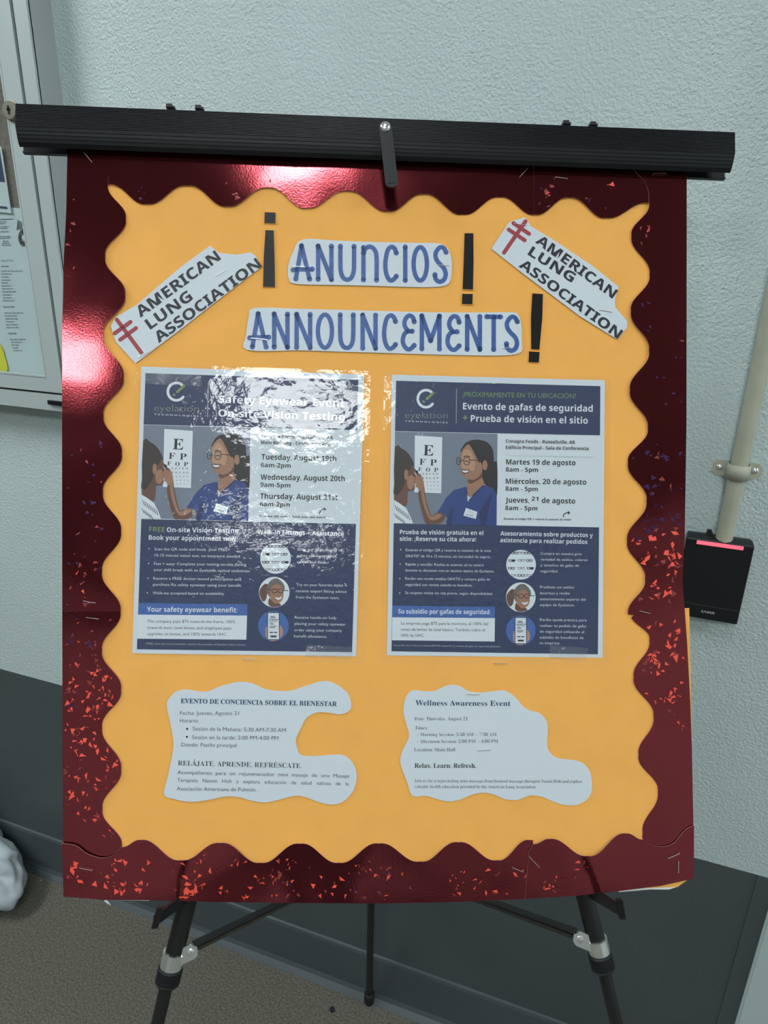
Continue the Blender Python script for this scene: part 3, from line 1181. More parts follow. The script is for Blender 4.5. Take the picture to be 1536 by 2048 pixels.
def strip(name, sections, base, amp, seed, nx=9):
    """sections: list of (inner polyline, outer polyline) with equal counts"""
    V, Fc = [], []
    for inner, outer in sections:
        n = len(inner)
        st = len(V)
        for (ix, iy), (ox, oy) in zip(inner, outer):
            for k in range(nx + 1):
                t = k / nx
                x, y = ix + (ox - ix) * t, iy + (oy - iy) * t
                V.append(bw(x, y, foil_h(x, y, base, amp, seed)))
        for i in range(n - 1):
            for k in range(nx):
                a = st + i * (nx + 1) + k
                Fc.append((a, a + 1, a + nx + 2, a + nx + 1))
    me = bpy.data.meshes.new(name)
    me.from_pydata([tuple(v) for v in V], [], Fc)
    bm = bmesh.new()
    bm.from_mesh(me)
    bmesh.ops.remove_doubles(bm, verts=bm.verts, dist=0.00002)
    bmesh.ops.recalc_face_normals(bm, faces=bm.faces)
    s = sum((f_.normal * f_.calc_area() for f_ in bm.faces), Vector())
    if s.dot(BN) < 0:
        bmesh.ops.reverse_faces(bm, faces=bm.faces)
    bm.to_mesh(me)
    bm.free()
    o = link(name, me, ['foil', 'edge'], brd, True)
    sm = o.modifiers.new('card_thickness', 'SOLIDIFY')
    sm.thickness = 0.00045
    sm.offset = -1
    sm.material_offset_rim = 1
    es = o.modifiers.new('crisp_edge', 'EDGE_SPLIT')
    es.split_angle = 0.9
    LIFT[o] = (base, amp, seed)
    return o


wl = wave(EX_L, 1)
# left, upper piece with its scalloped top corner
inn = cut(wl, 367, 1223.5, 1)
top_curve = [(256, 284), (254, 294), (243, 312), (227, 330), (218, 348), (215.6, 362)]
inn_all = catmull(top_curve + [inn[0]], 4, False)[:-1] + inn
out_all = []
m_ = len(inn_all) - len(inn)
for i, (x, y) in enumerate(inn_all):
    if i < m_:
        t = i / m_
        yy = 284 + (368 - 284) * t
        if t < 0.25:
            out_all.append((136 + (0.25 - t) / .25 * 60, outer_top(160)))
        else:
            yy = 283 + (t - .25) / .75 * (368 - 283)
            out_all.append((outer_left(yy), yy))
    else:
        out_all.append((outer_left(y), y))
S_LU = strip('foil_border', [(inn_all, out_all)], 0.0015, 0.0010, 1.3)
inn = cut(wl, 1218, 1694, 1)
tail = [(240, 1702), (230, 1713), (218, 1719)]
S_LL = strip('foil_border', [(inn + tail, [(outer_left(y), y) for x, y in inn] + [(126, 1704), (126, 1713), (126, 1719)])], 0.0008, 0.0012, 4.1)
wt = wave(EX_T, 0)
a = cut(wt, 216, 1066, 0)
lead = [(212, 362), (214, 366)]
a = a + [(1070.0, 429.0)]
S_T = strip('foil_border', [(a, [(x + (8 if x < 240 else 0), outer_top(x) + 0) for x, y in a])], 0.0011, 0.0013, 2.2)
a = cut(wt, 1066, 1297, 0)
S_TR = strip('foil_border', [([(1067.5, 428.5)] + a[1:], [(1067.5, outer_top(1067))] + [(x, outer_top(x)) for x, y in a[1:]])], 0.0014, 0.0010, 7.7)
wr = wave(EX_RU, 1)
rc = catmull([(1265, 318), (1266, 334), (1274, 347), (1288, 361), (1296.5, 380), (1298, 396)], 4, False)
inn = rc + wr[1:]
out_all = []
for i, (x, y) in enumerate(inn):
    if i < 7:
        t = i / 6
        out_all.append((1300 + 73.5 * t, outer_top(1373)))
    else:
        yy = y if i > len(rc) else 322 + (y - inn[6][1]) * (1.0)
        yy = max(yy, 322)
        out_all.append((outer_right_up(min(yy, 1208)), min(yy, 1208)))
S_RU = strip('foil_border', [(inn, out_all)], 0.0016, 0.0014, 5.9)
wrl = wave(EX_RL, 1)
inn = [(1258, 1216), (1257, 1229)] + [(1268, 1230)] + cut(wrl, 1232, 1666, 1) + [(1284.5, 1675), (1290, 1686), (1310, 1694)]
S_RL = strip('foil_border', [(inn, [(outer_right_lo(y - 10 if y < 1240 else y), y - 10 if y < 1240 else y) for x, y in inn])], 0.0011, 0.0014, 3.3)
wb = wave(EX_BL, 0)
lc = catmull([(124, 1687), (140, 1688.5), (155, 1693), (172, 1706), (192, 1714), (208, 1716), (226, 1710), (243, 1694)], 4, False)
inn = lc[:-1] + wb + [(1066, 1680)]
S_BL = strip('foil_border', [(inn, [(min(x, 1066) if x > 134 else 127, outer_bot(x)) for x, y in inn])], 0.0014, 0.0018, 8.4)
wbr = wave(EX_BR, 0)
rcv = catmull([(1286, 1679), (1298, 1687), (1316, 1693), (1334, 1692), (1350, 1684), (1362, 1669), (1374, 1657), (1388, 1651)], 4, False)
inn = wbr[:-1] + rcv
S_BR = strip('foil_border', [(inn, [((x - 8 if x < 1070 else x), outer_bot(x)) for x, y in inn])], 0.0025, 0.0018, 6.2)
STRIPS = [S_LU, S_LL, S_T, S_TR, S_RU, S_RL, S_BL, S_BR]

# torn white card ends at the lower left, a loose white edge at the top
mb = MB()
mb.slab([bw(x, y, 0.0006) for x, y in [(212, 1797), (300, 1797), (298, 1801.5), (214, 1800), (222, 1811), (208, 1803)]], -BN * .0004)
mb.build('torn_edge', 'foam', brd)
mb = MB()
mb.slab([bw(x, y, 0.0042) for x, y in [(256, 288.5), (300, 290), (318, 292.5), (258, 293)]], -BN * .0003)
mb.build('torn_edge', 'foam', brd)
mb = MB()
mb.slab([bw(x, y, 0.0003) for x, y in [(1225, 1778), (1330, 1764), (1357, 1765), (1354, 1774), (1338, 1779), (1300, 1779), (1240, 1784)]], -BN * .0004)
mb.build('torn_edge', 'foam', brd)


# holographic flecks in the foil: their glints are painted by colour and density
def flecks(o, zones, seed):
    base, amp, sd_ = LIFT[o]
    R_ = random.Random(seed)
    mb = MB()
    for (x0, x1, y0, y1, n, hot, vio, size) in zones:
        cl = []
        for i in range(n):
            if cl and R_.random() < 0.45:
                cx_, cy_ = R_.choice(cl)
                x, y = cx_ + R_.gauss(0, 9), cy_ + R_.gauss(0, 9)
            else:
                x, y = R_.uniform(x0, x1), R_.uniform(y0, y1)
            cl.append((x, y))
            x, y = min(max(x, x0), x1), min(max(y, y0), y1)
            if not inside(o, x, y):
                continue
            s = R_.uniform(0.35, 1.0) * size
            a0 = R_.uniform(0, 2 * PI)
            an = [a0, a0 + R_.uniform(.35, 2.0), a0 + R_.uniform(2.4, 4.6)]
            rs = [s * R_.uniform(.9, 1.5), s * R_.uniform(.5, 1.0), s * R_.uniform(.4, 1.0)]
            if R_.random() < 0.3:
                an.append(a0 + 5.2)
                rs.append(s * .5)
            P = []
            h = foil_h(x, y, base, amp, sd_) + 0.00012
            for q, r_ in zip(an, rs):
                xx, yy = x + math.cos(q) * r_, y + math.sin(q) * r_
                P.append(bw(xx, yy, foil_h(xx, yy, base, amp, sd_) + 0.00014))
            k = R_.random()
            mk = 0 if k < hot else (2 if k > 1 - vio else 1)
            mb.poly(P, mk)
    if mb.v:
        q = mb.build('foil_fleck', ['flake_glint', 'flake_mid', 'flake_vio'], o)
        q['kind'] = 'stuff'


OUTL = {}


def reg(o, inner, outer):
    OUTL[o] = inner + outer[::-1]


def inside(o, x, y):
    P = OUTL[o]
    c = False
    j = len(P) - 1
    for i in range(len(P)):
        xi, yi = P[i]
        xj, yj = P[j]
        if (yi > y) != (yj > y) and x < (xj - xi) * (y - yi) / (yj - yi) + xi:
            c = not c
        j = i
    return c


sh = lambda w, dx, dy: [(x + dx, y + dy) for x, y in w]
reg(S_LU, sh(cut(wl, 367, 1216, 1), -8, 0), [(outer_left(y) + 6, y) for x, y in cut(wl, 367, 1216, 1)])
reg(S_LL, sh(cut(wl, 1226, 1685, 1), -8, 0), [(outer_left(y) + 6, y) for x, y in cut(wl, 1226, 1685, 1)])
reg(S_T, sh(cut(wt, 230, 1060, 0), 0, -8), [(x, 325) for x, y in cut(wt, 230, 1060, 0)])
reg(S_TR, sh(cut(wt, 1074, 1290, 0), 0, -8), [(x, 335) for x, y in cut(wt, 1074, 1290, 0)])
reg(S_RU, sh(cut(wr, 415, 1200, 1), 8, 0), [(outer_right_up(y) - 6, y) for x, y in cut(wr, 415, 1200, 1)])
reg(S_RL, sh(cut(wrl, 1235, 1660, 1), 8, 0), [(outer_right_lo(y) - 6, y) for x, y in cut(wrl, 1235, 1660, 1)])
reg(S_BL, [(x, max(y, 1690) + 8) for x, y in [(132, 1712), (220, 1718)] + cut(wb, 245, 1055, 0)],
    [(x, outer_bot(x) - 7) for x, y in [(132, 1712), (220, 1718)] + cut(wb, 245, 1055, 0)])
reg(S_BR, sh(cut(wbr, 1070, 1286, 0), 0, 8) + [(1340, 1702), (1380, 1670)], [(x, outer_bot(x) - 7) for x, y in cut(wbr, 1070, 1286, 0)] + [(1340, 1765), (1380, 1752)])
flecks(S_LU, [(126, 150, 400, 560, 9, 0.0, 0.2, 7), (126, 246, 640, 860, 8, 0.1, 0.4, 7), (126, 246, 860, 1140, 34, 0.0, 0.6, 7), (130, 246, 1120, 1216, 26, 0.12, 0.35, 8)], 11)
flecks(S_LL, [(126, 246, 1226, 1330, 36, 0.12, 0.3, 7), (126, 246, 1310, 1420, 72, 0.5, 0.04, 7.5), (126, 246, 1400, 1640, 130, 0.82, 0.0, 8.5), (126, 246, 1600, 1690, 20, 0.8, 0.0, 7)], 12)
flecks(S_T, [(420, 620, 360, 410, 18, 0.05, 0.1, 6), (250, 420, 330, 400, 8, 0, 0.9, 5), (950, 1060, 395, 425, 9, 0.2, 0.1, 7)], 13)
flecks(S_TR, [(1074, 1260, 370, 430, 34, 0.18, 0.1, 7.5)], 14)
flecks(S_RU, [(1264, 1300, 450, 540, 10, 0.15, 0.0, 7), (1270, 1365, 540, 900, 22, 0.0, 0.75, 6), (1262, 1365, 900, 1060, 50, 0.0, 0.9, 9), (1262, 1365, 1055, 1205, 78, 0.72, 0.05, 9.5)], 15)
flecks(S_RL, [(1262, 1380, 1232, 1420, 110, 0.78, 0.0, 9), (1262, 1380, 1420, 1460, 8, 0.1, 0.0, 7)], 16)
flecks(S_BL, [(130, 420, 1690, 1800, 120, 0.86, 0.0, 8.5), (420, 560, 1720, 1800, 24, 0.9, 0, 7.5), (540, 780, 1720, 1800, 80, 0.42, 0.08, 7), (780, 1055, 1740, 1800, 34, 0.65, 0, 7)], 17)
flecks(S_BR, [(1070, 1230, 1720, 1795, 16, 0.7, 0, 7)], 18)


# ---- staples
def staple(parent, p, q, h):
    a, b = bw(*p, h), bw(*q, h)
    d = (b - a).normalized()
    s = d.cross(BN)
    mb = MB()
    mb.box((a + b) / 2, d * (b - a).length / 2, s * .00026, BN * .00022)
    for e in (a, b):
        mb.box(e - BN * .0006, d * .00024, s * .00024, BN * .0007)
    mb.build('staple', 'steel', parent)


for p, q, h in [((167, 304), (183, 323), .0045), ((1040, 353), (1056, 336), .0040), ((1111, 354), (1135, 357), .0040), ((1307, 347), (1332, 346), .0048),
                ((167, 1202), (190, 1206), .0045), ((172, 1235), (197, 1238), .0032), ((159, 1736), (184, 1741), .0050), ((1280, 1222), (1301, 1227), .0042),
                ((1025, 1735), (1046, 1744), .0048), ((1060, 1715), (1079, 1735), .0056), ((1337, 1717), (1359, 1707), .0056), ((1357, 1723), (1357, 1746), .0056)]:
    staple(brd, p, q, h)


# ================================================================ cut-out slips
def slip(name, label, g0, pts, thick=0.00022, h=0.0016, smooth_n=4, mkey='paper', cat='sign', group=None):
    P = catmull(pts, smooth_n) if smooth_n else pts
    W = [flat(g0, h)(*p) for p in P]
    base = min(W, key=lambda p: p.z)
    t = bthing(name, label, cat, base, group)
    mb = MB()
    mb.slab(W, -BN * thick)
    mb.build('paper_slip', mkey, t)
    return t


def stroke(mb, g, pts, w, k=0, ball=1.16, closed=False):
    """monoline stroke with rounded ball ends, w = half width in the map's units"""
    N = len(pts)
    L, R = [], []
    for i in range(N):
        a = pts[(i - 1) % N] if closed else pts[max(i - 1, 0)]
        b = pts[(i + 1) % N] if closed else pts[min(i + 1, N - 1)]
        dx, dy = b[0] - a[0], b[1] - a[1]
        l = math.hypot(dx, dy) or 1
        L.append(g(pts[i][0] - dy / l * w, pts[i][1] + dx / l * w))
        R.append(g(pts[i][0] + dy / l * w, pts[i][1] - dx / l * w))
    fs = [(i, i + 1, N + i + 1, N + i) for i in range(N - 1)]
    if closed:
        fs.append((N - 1, 0, N, 2 * N - 1))
    mb.add(L + R, fs, k)
    if not closed:
        for e in (pts[0], pts[-1]):
            P = [g(*p) for p in ellipse(e[0], e[1], w * ball, w * ball, 14)]
            mb.add(P, [tuple(range(14))], k)


LET = {
    'A': [[(.14, 0), (.44, 1)], [(.44, 1), (.86, 0)], [(0, .27), (.35, .29), (.7, .29), (1, .30)]],
    'N': [[(0, 0), (0, 1)], [(0, 1), (1, 0)], [(1, 0), (1, 1)]],
    'U': [[(0, 1), (0, .55), (.03, .25), (.2, .06), (.5, 0), (.8, .06), (.97, .25), (1, .55), (1, 1)]],
    'n': [[(0, 0), (0, .97)], [(0, .8), (.15, .93), (.45, 1), (.8, .93), (1, .7), (1, 0)]],
    'C': [[(1, .82), (.85, .95), (.55, 1), (.2, .88), (0, .5), (.1, .18), (.4, 0), (.75, .02), (1, .12)]],
    'I': [[(0, 0), (0, 1)]],
    'S': [[(1, .86), (.8, .98), (.45, 1), (.1, .85), (.1, .68), (.4, .52), (.8, .38), (.97, .2), (.8, .03), (.4, -.03), (.08, .06), (.02, .18)]],
    'E': [[(.98, .82), (.85, .96), (.5, 1), (.2, .88), (.15, .7), (.45, .54), (.8, .53)], [(.45, .54), (.1, .42), (0, .2), (.25, .02), (.6, -.02), (.98, .1)]],
    'M': [[(0, 0), (0, 1)], [(0, 1), (.5, .25)], [(.5, .25), (1, 1)], [(1, 1), (1, 0)]],
    'T': [[(0, 1), (1, 1)], [(.5, 1), (.5, 0)]],
}


def big_word(parent, g, word, boxes, top, bot, w=9.5):
    """one mesh per letter"""
    for ch, (x0, x1) in zip(word, boxes):
        mb = MB()
        tx = lambda x, y: (x0 + (x1 - x0) * x, (bot(x0 + (x1 - x0) * x)) + (top(x0) - bot(x0)) * y)
        if ch == 'O':
            P = ellipse(.5, .5, .5, .5, 36)
            stroke(mb, g, [tx(*p) for p in P], w, closed=True)
        else:
            for s in LET[ch]:
                if ch in 'UnCSE' and len(s) > 2:
                    s = catmull(s, 5, False)
                stroke(mb, g, [tx(*p) for p in s], w)
        mb.build('letter', 'letter', parent)


t = slip('heading_slip', 'white cut-out slip with the blue word ANUNCIOS', L2,
         [(320, 202), (500, 208), (700, 215), (900, 219), (1020, 222), (1060, 245), (1080, 290), (1085, 350), (1075, 415), (1035, 442), (900, 446), (700, 440), (480, 435), (290, 430), (250, 405), (247, 340), (270, 270)], cat='sign')
big_word(t, flat(L2, .00172), 'ANUnCIOS', [(272, 370), (400, 468), (514, 584), (632, 699), (744, 800), (846, 846), (889, 957), (997, 1055)],
         lambda x: 234 + (x - 270) * .012, lambda x: 404 + (x - 270) * .013, 11.5)
staple(t, (586, 532), (610, 534), .0020)
staple(t, (872, 530), (897, 531), .0020)
t = slip('heading_slip', 'long white cut-out slip with the blue word ANNOUNCEMENTS', L2,
         [(75, 553), (300, 557), (500, 562), (800, 570), (1000, 575), (1200, 576), (1390, 575), (1425, 590), (1440, 640), (1442, 720), (1438, 778), (1360, 795), (1150, 795), (800, 785), (500, 776), (300, 770), (37, 768), (32, 690), (45, 600)])
big_word(t, flat(L2, .00172), 'ANNOUNCEMENTS', [(50, 147), (175, 243), (290, 359), (399, 471), (513, 580), (628, 694), (738, 796), (834, 893), (931, 1021), (1063, 1123), (1163, 1228), (1264, 1334), (1363, 1420)],
         lambda x: 582 + (x - 50) * .013, lambda x: 752 + (x - 50) * .011, 11.5)
staple(t, (502, 676), (534, 679), .0020)
staple(t, (1005, 697), (1022, 695), .0020)

# exclamation marks of black card
for lab, G, bar, dot in (
        ('glossy black inverted exclamation mark left of ANUNCIOS', L1, [(1155, 210), (1213, 212), (1219, 400), (1222, 606), (1138, 605), (1143, 400)], [(1150, 85), (1225, 88), (1225, 163), (1148, 160)]),
        ('black exclamation mark right of ANUNCIOS', L2, [(1150, 170), (1195, 170), (1196, 320), (1193, 458), (1140, 456), (1145, 320)], [(1138, 480), (1192, 481), (1190, 533), (1136, 532)]),
        ('black exclamation mark right of ANNOUNCEMENTS', L3, [(490, 797), (580, 802), (575, 1000), (550, 1275), (480, 1272), (478, 1000)], [(462, 1292), (552, 1297), (545, 1386), (458, 1382)])):
    allp = [flat(G, .0016)(*p) for p in bar + dot]
    t = bthing('exclamation_mark', lab, 'punctuation mark', min(allp, key=lambda p: p.z))
    for nm, pts in (('mark_bar', bar), ('mark_dot', dot)):
        cxm = sum(p[0] for p in pts) / len(pts)
        cym = sum(p[1] for p in pts) / len(pts)
        mb = MB()
        mb.slab([flat(G, .0013)(cxm + (x - cxm) * 1.0 + (5 if x > cxm else -5), cym + (y - cym) * 1.0 + (5 if y > cym else -5)) for x, y in pts], -BN * .0003)
        o = mb.build(nm, 'orange', t)
        mb = MB()
        mb.slab([flat(G, .0017)(*p) for p in pts], -BN * .0003)
        mb.build('black_face', 'glossblk', o)


def cross(parent, g, a, b, bars, w):
    """double-barred cross with pointed ends"""
    mb = MB()
    for (p, q) in [(a, b)] + bars:
        dx, dy = q[0] - p[0], q[1] - p[1]
        l = math.hypot(dx, dy)
        ux, uy = dx / l, dy / l
        nx, ny = -uy * w, ux * w
        e = w * .75
        pts = [(p[0], p[1]), (p[0] + ux * e + nx, p[1] + uy * e + ny), (q[0] - ux * e + nx, q[1] - uy * e + ny), (q[0], q[1]),
               (q[0] - ux * e - nx, q[1] - uy * e - ny), (p[0] + ux * e - nx, p[1] + uy * e - ny)]
        mb.add([g(*z) for z in pts], [(0, 1, 2, 3, 4, 5)])
    mb.build('double_cross', 'redink', parent)


t = slip('emblem_slip', 'white slip with red double-barred cross and three bold words, rising to the right', L1,
         [(768, 318), (830, 368), (950, 382), (1050, 366), (1085, 388), (1130, 465), (900, 640), (560, 905), (248, 1140), (110, 990), (75, 880), (105, 822), (260, 728), (560, 470)], smooth_n=0)
g = flat(L1, .00172)
cross(t, g, (108, 822), (300, 1082), [((90, 940), (226, 842)), ((128, 985), (264, 885))], 14)
lines('lettering', t, g, [('AMERICAN', 282, 822, 846, 412, 76), ('LUNG', 352, 905, 652, 690, 76), ('ASSOCIATION', 410, 1000, 1132, 462, 74)], 'ink', bold=.009, serif='sans', res=4)
staple(t, (430, 553), (452, 540), .0020)
staple(t, (275, 714), (297, 702), .0020)
t = slip('emblem_slip', 'white slip with red double-barred cross and three bold words, sloping down to the right', L3,
         [(425, 148), (445, 172), (480, 225), (700, 360), (1000, 560), (1226, 740), (1192, 850), (1198, 915), (1300, 1035), (1296, 1090), (1214, 1190), (900, 995), (400, 620), (140, 415), (280, 200), (310, 180)], smooth_n=0)
g = flat(L3, .00172)
cross(t, g, (442, 166), (236, 466), [((312, 186), (478, 300)), ((272, 242), (440, 354))], 17)
lines('lettering', t, g, [('AMERICAN', 512, 360, 1172, 842, 84), ('LUNG', 447, 464, 824, 706, 84), ('ASSOCIATION', 370, 566, 1216, 1186, 84)], 'ink', bold=.009, serif='sans', res=4)
staple(t, (1199, 620), (1224, 624), .0020)
staple(t, (1029, 447), (1052, 451), .0020)

# ================================================================ laminated flyers
# sheet frames in the board plane: right one is where the artwork was measured
wd, hd = 0.2159, 0.2794


def sheet_frame(tl, tr, br, bl):
    P = [buv(bw(*p, 0.001))[:2] for p in (tl, tr, br, bl)]
    cu = sum(p[0] for p in P) / 4
    cv = sum(p[1] for p in P) / 4
    ang = math.atan2((P[1][1] - P[0][1]) + (P[2][1] - P[3][1]), (P[1][0] - P[0][0]) + (P[2][0] - P[3][0]))
    w = (math.hypot(P[1][0] - P[0][0], P[1][1] - P[0][1]) + math.hypot(P[2][0] - P[3][0], P[2][1] - P[3][1])) / 2
    h = (math.hypot(P[3][0] - P[0][0], P[3][1] - P[0][1]) + math.hypot(P[2][0] - P[1][0], P[2][1] - P[1][1])) / 2
    return cu, cv, ang, w, h


FL = sheet_frame((282.5, 733), (728.5, 749), (712, 1312.6), (264.6, 1306.7))
FR = sheet_frame((783.9, 749.3), (1209.8, 760.6), (1205.2, 1315.4), (773.8, 1310.8))


def to_left(u, v):
    du, dv = u - FR[0], v - FR[1]
    c, s = math.cos(-FR[2]), math.sin(-FR[2])
    a, b = (du * c - dv * s) * FL[3] / FR[3], (du * s + dv * c) * FL[4] / FR[4]
    c, s = math.cos(FL[2]), math.sin(FL[2])
    return FL[0] + a * c - b * s, FL[1] + a * s + b * c


def layer(n):
    return 0.00130 + 0.00006 * n


def art(parent, xf):
    """picture part of the flyer, drawn flat like the print it is"""
    G = lambda n: flat(C6, layer(n), xf)
    ph = shape('photograph', parent, G(1), [(98, 435), (768, 450), (762, 1048), (88, 1033)], 'phbg')
    q = lambda nm, n, pts, mk, s=0: shape(nm, ph, G(n), pts, mk, s)
    q('eye_chart', 2, [(228, 460), (407, 472), (400, 838), (225, 832)], 'inkw')
    mb = MB()
    g = G(3)
    for r in [('E', 282, 590, 348, 593, 68), ('F', 257, 651, 297, 653, 39), ('P', 327, 656, 369, 658, 40), ('F', 249, 693, 273, 694, 25), ('O', 300, 696, 327, 697, 25), ('P', 353, 698, 380, 699, 26)]:
        text(mb, g, *r, serif=True)
    for j, (y, c, s) in enumerate([(718, 12, 'TZVED'), (745, 12, 'FELOPZD'), (769, 9, 'DEFPOTEC'), (793, 8, 'LEFODPCT'), (815, 7, 'FDPLTCEO')]):
        x = 275 + 3 * j
        for k, ch in enumerate(s[:5]):
            xx = x + k * 23
            if xx < 392:
                text(mb, g, ch, xx, y, xx + c, y + .5, c, serif=True)
    mb.build('chart_letters', 'ink', ph)
    # patient at the left, seen from behind
    q('patient_face', 3, [(150, 640), (205, 628), (222, 664), (219, 690), (238, 726), (240, 735), (229, 745), (233, 764), (226, 779), (229, 802), (214, 822), (184, 826), (180, 870), (168, 925), (95, 885), (95, 760)], 'skin1', 2)
    q('patient_cheek', 4, [(178, 742), (205, 720), (225, 740), (222, 790), (206, 812), (182, 800)], 'skin2', 4)
    q('patient_hair', 4, [(97, 537), (140, 545), (178, 570), (206, 610), (224, 655), (205, 660), (196, 690), (186, 690), (176, 682), (160, 700), (158, 740), (166, 760), (150, 800), (130, 832), (94, 835)], 'hair2', 2)
    q('patient_ear', 5, ellipse(171, 716, 13, 34, 16), 'skin2')
    q('patient_shirt', 5, [(92, 882), (130, 905), (170, 935), (196, 985), (216, 1036), (88, 1033)], 'inkw', 0)
    mb = MB()
    for k in range(7):
        x0_, y0_ = 96 + 14 * k, 915 + 10 * k
        mb.poly([G(6)(*p) for p in [(x0_, y0_), (x0_ + 3, y0_ - 1), (x0_ + 18, y0_ + 38), (x0_ + 14, y0_ + 40)]])
        if k < 5:
            mb.poly([G(6)(*p) for p in [(x0_ - 4, y0_ + 55), (x0_ - 1, y0_ + 54), (x0_ + 18, y0_ + 88), (x0_ + 14, y0_ + 90)]])
    mb.build('shirt_stripes', 'ink', ph)
    # the technician
    q('technician_hair', 3, [(528, 575), (545, 530), (590, 496), (650, 489), (705, 508), (738, 556), (746, 632), (766, 642), (765, 850), (735, 812), (690, 785), (668, 745), (640, 700), (600, 600)], 'hair', 3)
    q('neck', 4, [(572, 735), (577, 800), (566, 850), (600, 872), (682, 792), (664, 730), (668, 680)], 'skin2', 2)
    q('neck_shade', 5, [(574, 742), (606, 752), (650, 728), (668, 690), (668, 730), (640, 752), (600, 775), (577, 770)], 'skin1', 2)
    q('face', 6, [(530, 572), (556, 532), (584, 520), (622, 560), (652, 622), (668, 660), (667, 692), (650, 720), (606, 745), (568, 744), (544, 722), (532, 696), (527, 668), (517, 655), (528, 622)], 'skin2', 3)
    q('face_light', 7, [(536, 580), (565, 548), (590, 560), (612, 600), (622, 650), (610, 690), (580, 680), (545, 678), (532, 660), (536, 620)], 'skin3', 3)
    q('fringe', 8, [(584, 518), (560, 530), (538, 556), (530, 572), (548, 520), (590, 494), (650, 488), (700, 520), (700, 600), (666, 618), (650, 640), (624, 590)], 'hair', 2)
    q('ear', 9, ellipse(686, 655, 17, 33, 16), 'skin2')
    mb = MB()
    for cx_, rx, ry in ((513, 13, 24), (567, 20, 26)):
        stroke(mb, G(9), ellipse(cx_, 628, rx, ry, 20), 2.2, closed=True)
    stroke(mb, G(9), [(588, 620), (652, 626)], 2.4)
    stroke(mb, G(9), [(526, 622), (547, 622)], 2.0)
    stroke(mb, G(9), [(548, 600), (564, 594), (586, 600)], 2.6)
    stroke(mb, G(9), [(556, 630), (567, 627), (578, 632)], 2.8)
    stroke(mb, G(9), [(514, 628), (520, 630)], 2.6)
    mb.build('glasses', 'hair', ph)
    q('lips', 8, [(530, 686), (545, 682), (560, 686), (584, 686), (574, 706), (552, 712), (538, 704)], 'skin1', 3)
    q('smile', 9, [(535, 688), (556, 691), (580, 690), (568, 702), (548, 702)], 'inkw', 2)
    q('scrubs', 7, [(372, 966), (396, 930), (432, 868), (482, 818), (562, 795), (566, 850), (572, 898), (600, 862), (684, 786), (742, 806), (763, 850), (762, 1048), (436, 1041), (441, 1000), (425, 984)], 'scrub', 1)
    q('scrub_fold', 8, [(436, 1041), (441, 1000), (470, 930), (480, 960), (470, 1042)], 'scrub2', 2)
    q('scrub_fold', 8, [(650, 960), (700, 880), (735, 840), (716, 920), (690, 1046), (660, 1045)], 'scrub2', 2)
    q('collar', 8, [(560, 800), (572, 900), (684, 786), (672, 786), (576, 876), (568, 802)], 'scrub2', 0)
    q('undershirt', 8, [(566, 846), (572, 896), (606, 852), (586, 866)], 'inkw', 0)
    q('badge', 9, [(562, 934), (636, 960), (626, 1006), (545, 984)], 'inkw', 0)
    lines('badge_print', ph, G(10), [('eyelation', 572, 958, 618, 972, 9)], 'inkgreen')
    lines('badge_print', ph, G(10), [('Jane Smith', 560, 978, 608, 990, 8)], 'ink', bold=.02)
    # raised arm and hand
    q('forearm', 8, [(262, 800), (286, 782), (296, 850), (314, 925), (338, 985), (378, 962), (426, 984), (412, 1020), (380, 1038), (330, 1038), (296, 1030), (268, 940), (250, 850)], 'skin1', 3)
    q('forearm_light', 9, [(268, 810), (284, 800), (292, 860), (310, 935), (334, 990), (378, 972), (405, 984), (370, 1010), (326, 1010), (296, 950), (276, 880)], 'skin2', 3)
    q('palm', 9, [(238, 720), (262, 712), (280, 745), (288, 800), (262, 822), (246, 802), (236, 770)], 'skin2', 3)
    for k, pts in enumerate(([(222, 672), (238, 690), (256, 712), (266, 730), (252, 735), (236, 710), (220, 688)], [(228, 735), (244, 722), (262, 728), (262, 742), (244, 748), (232, 756)],
                             [(228, 762), (246, 752), (264, 752), (264, 768), (246, 774), (232, 778)], [(232, 784), (248, 776), (266, 776), (268, 792), (250, 798), (236, 796)])):
        q('finger', 10 + k % 2, pts, 'skin2' if k else 'skin1', 3)
    q('lens_trial', 12, ellipse(240, 700, 9, 12, 14), 'ink')


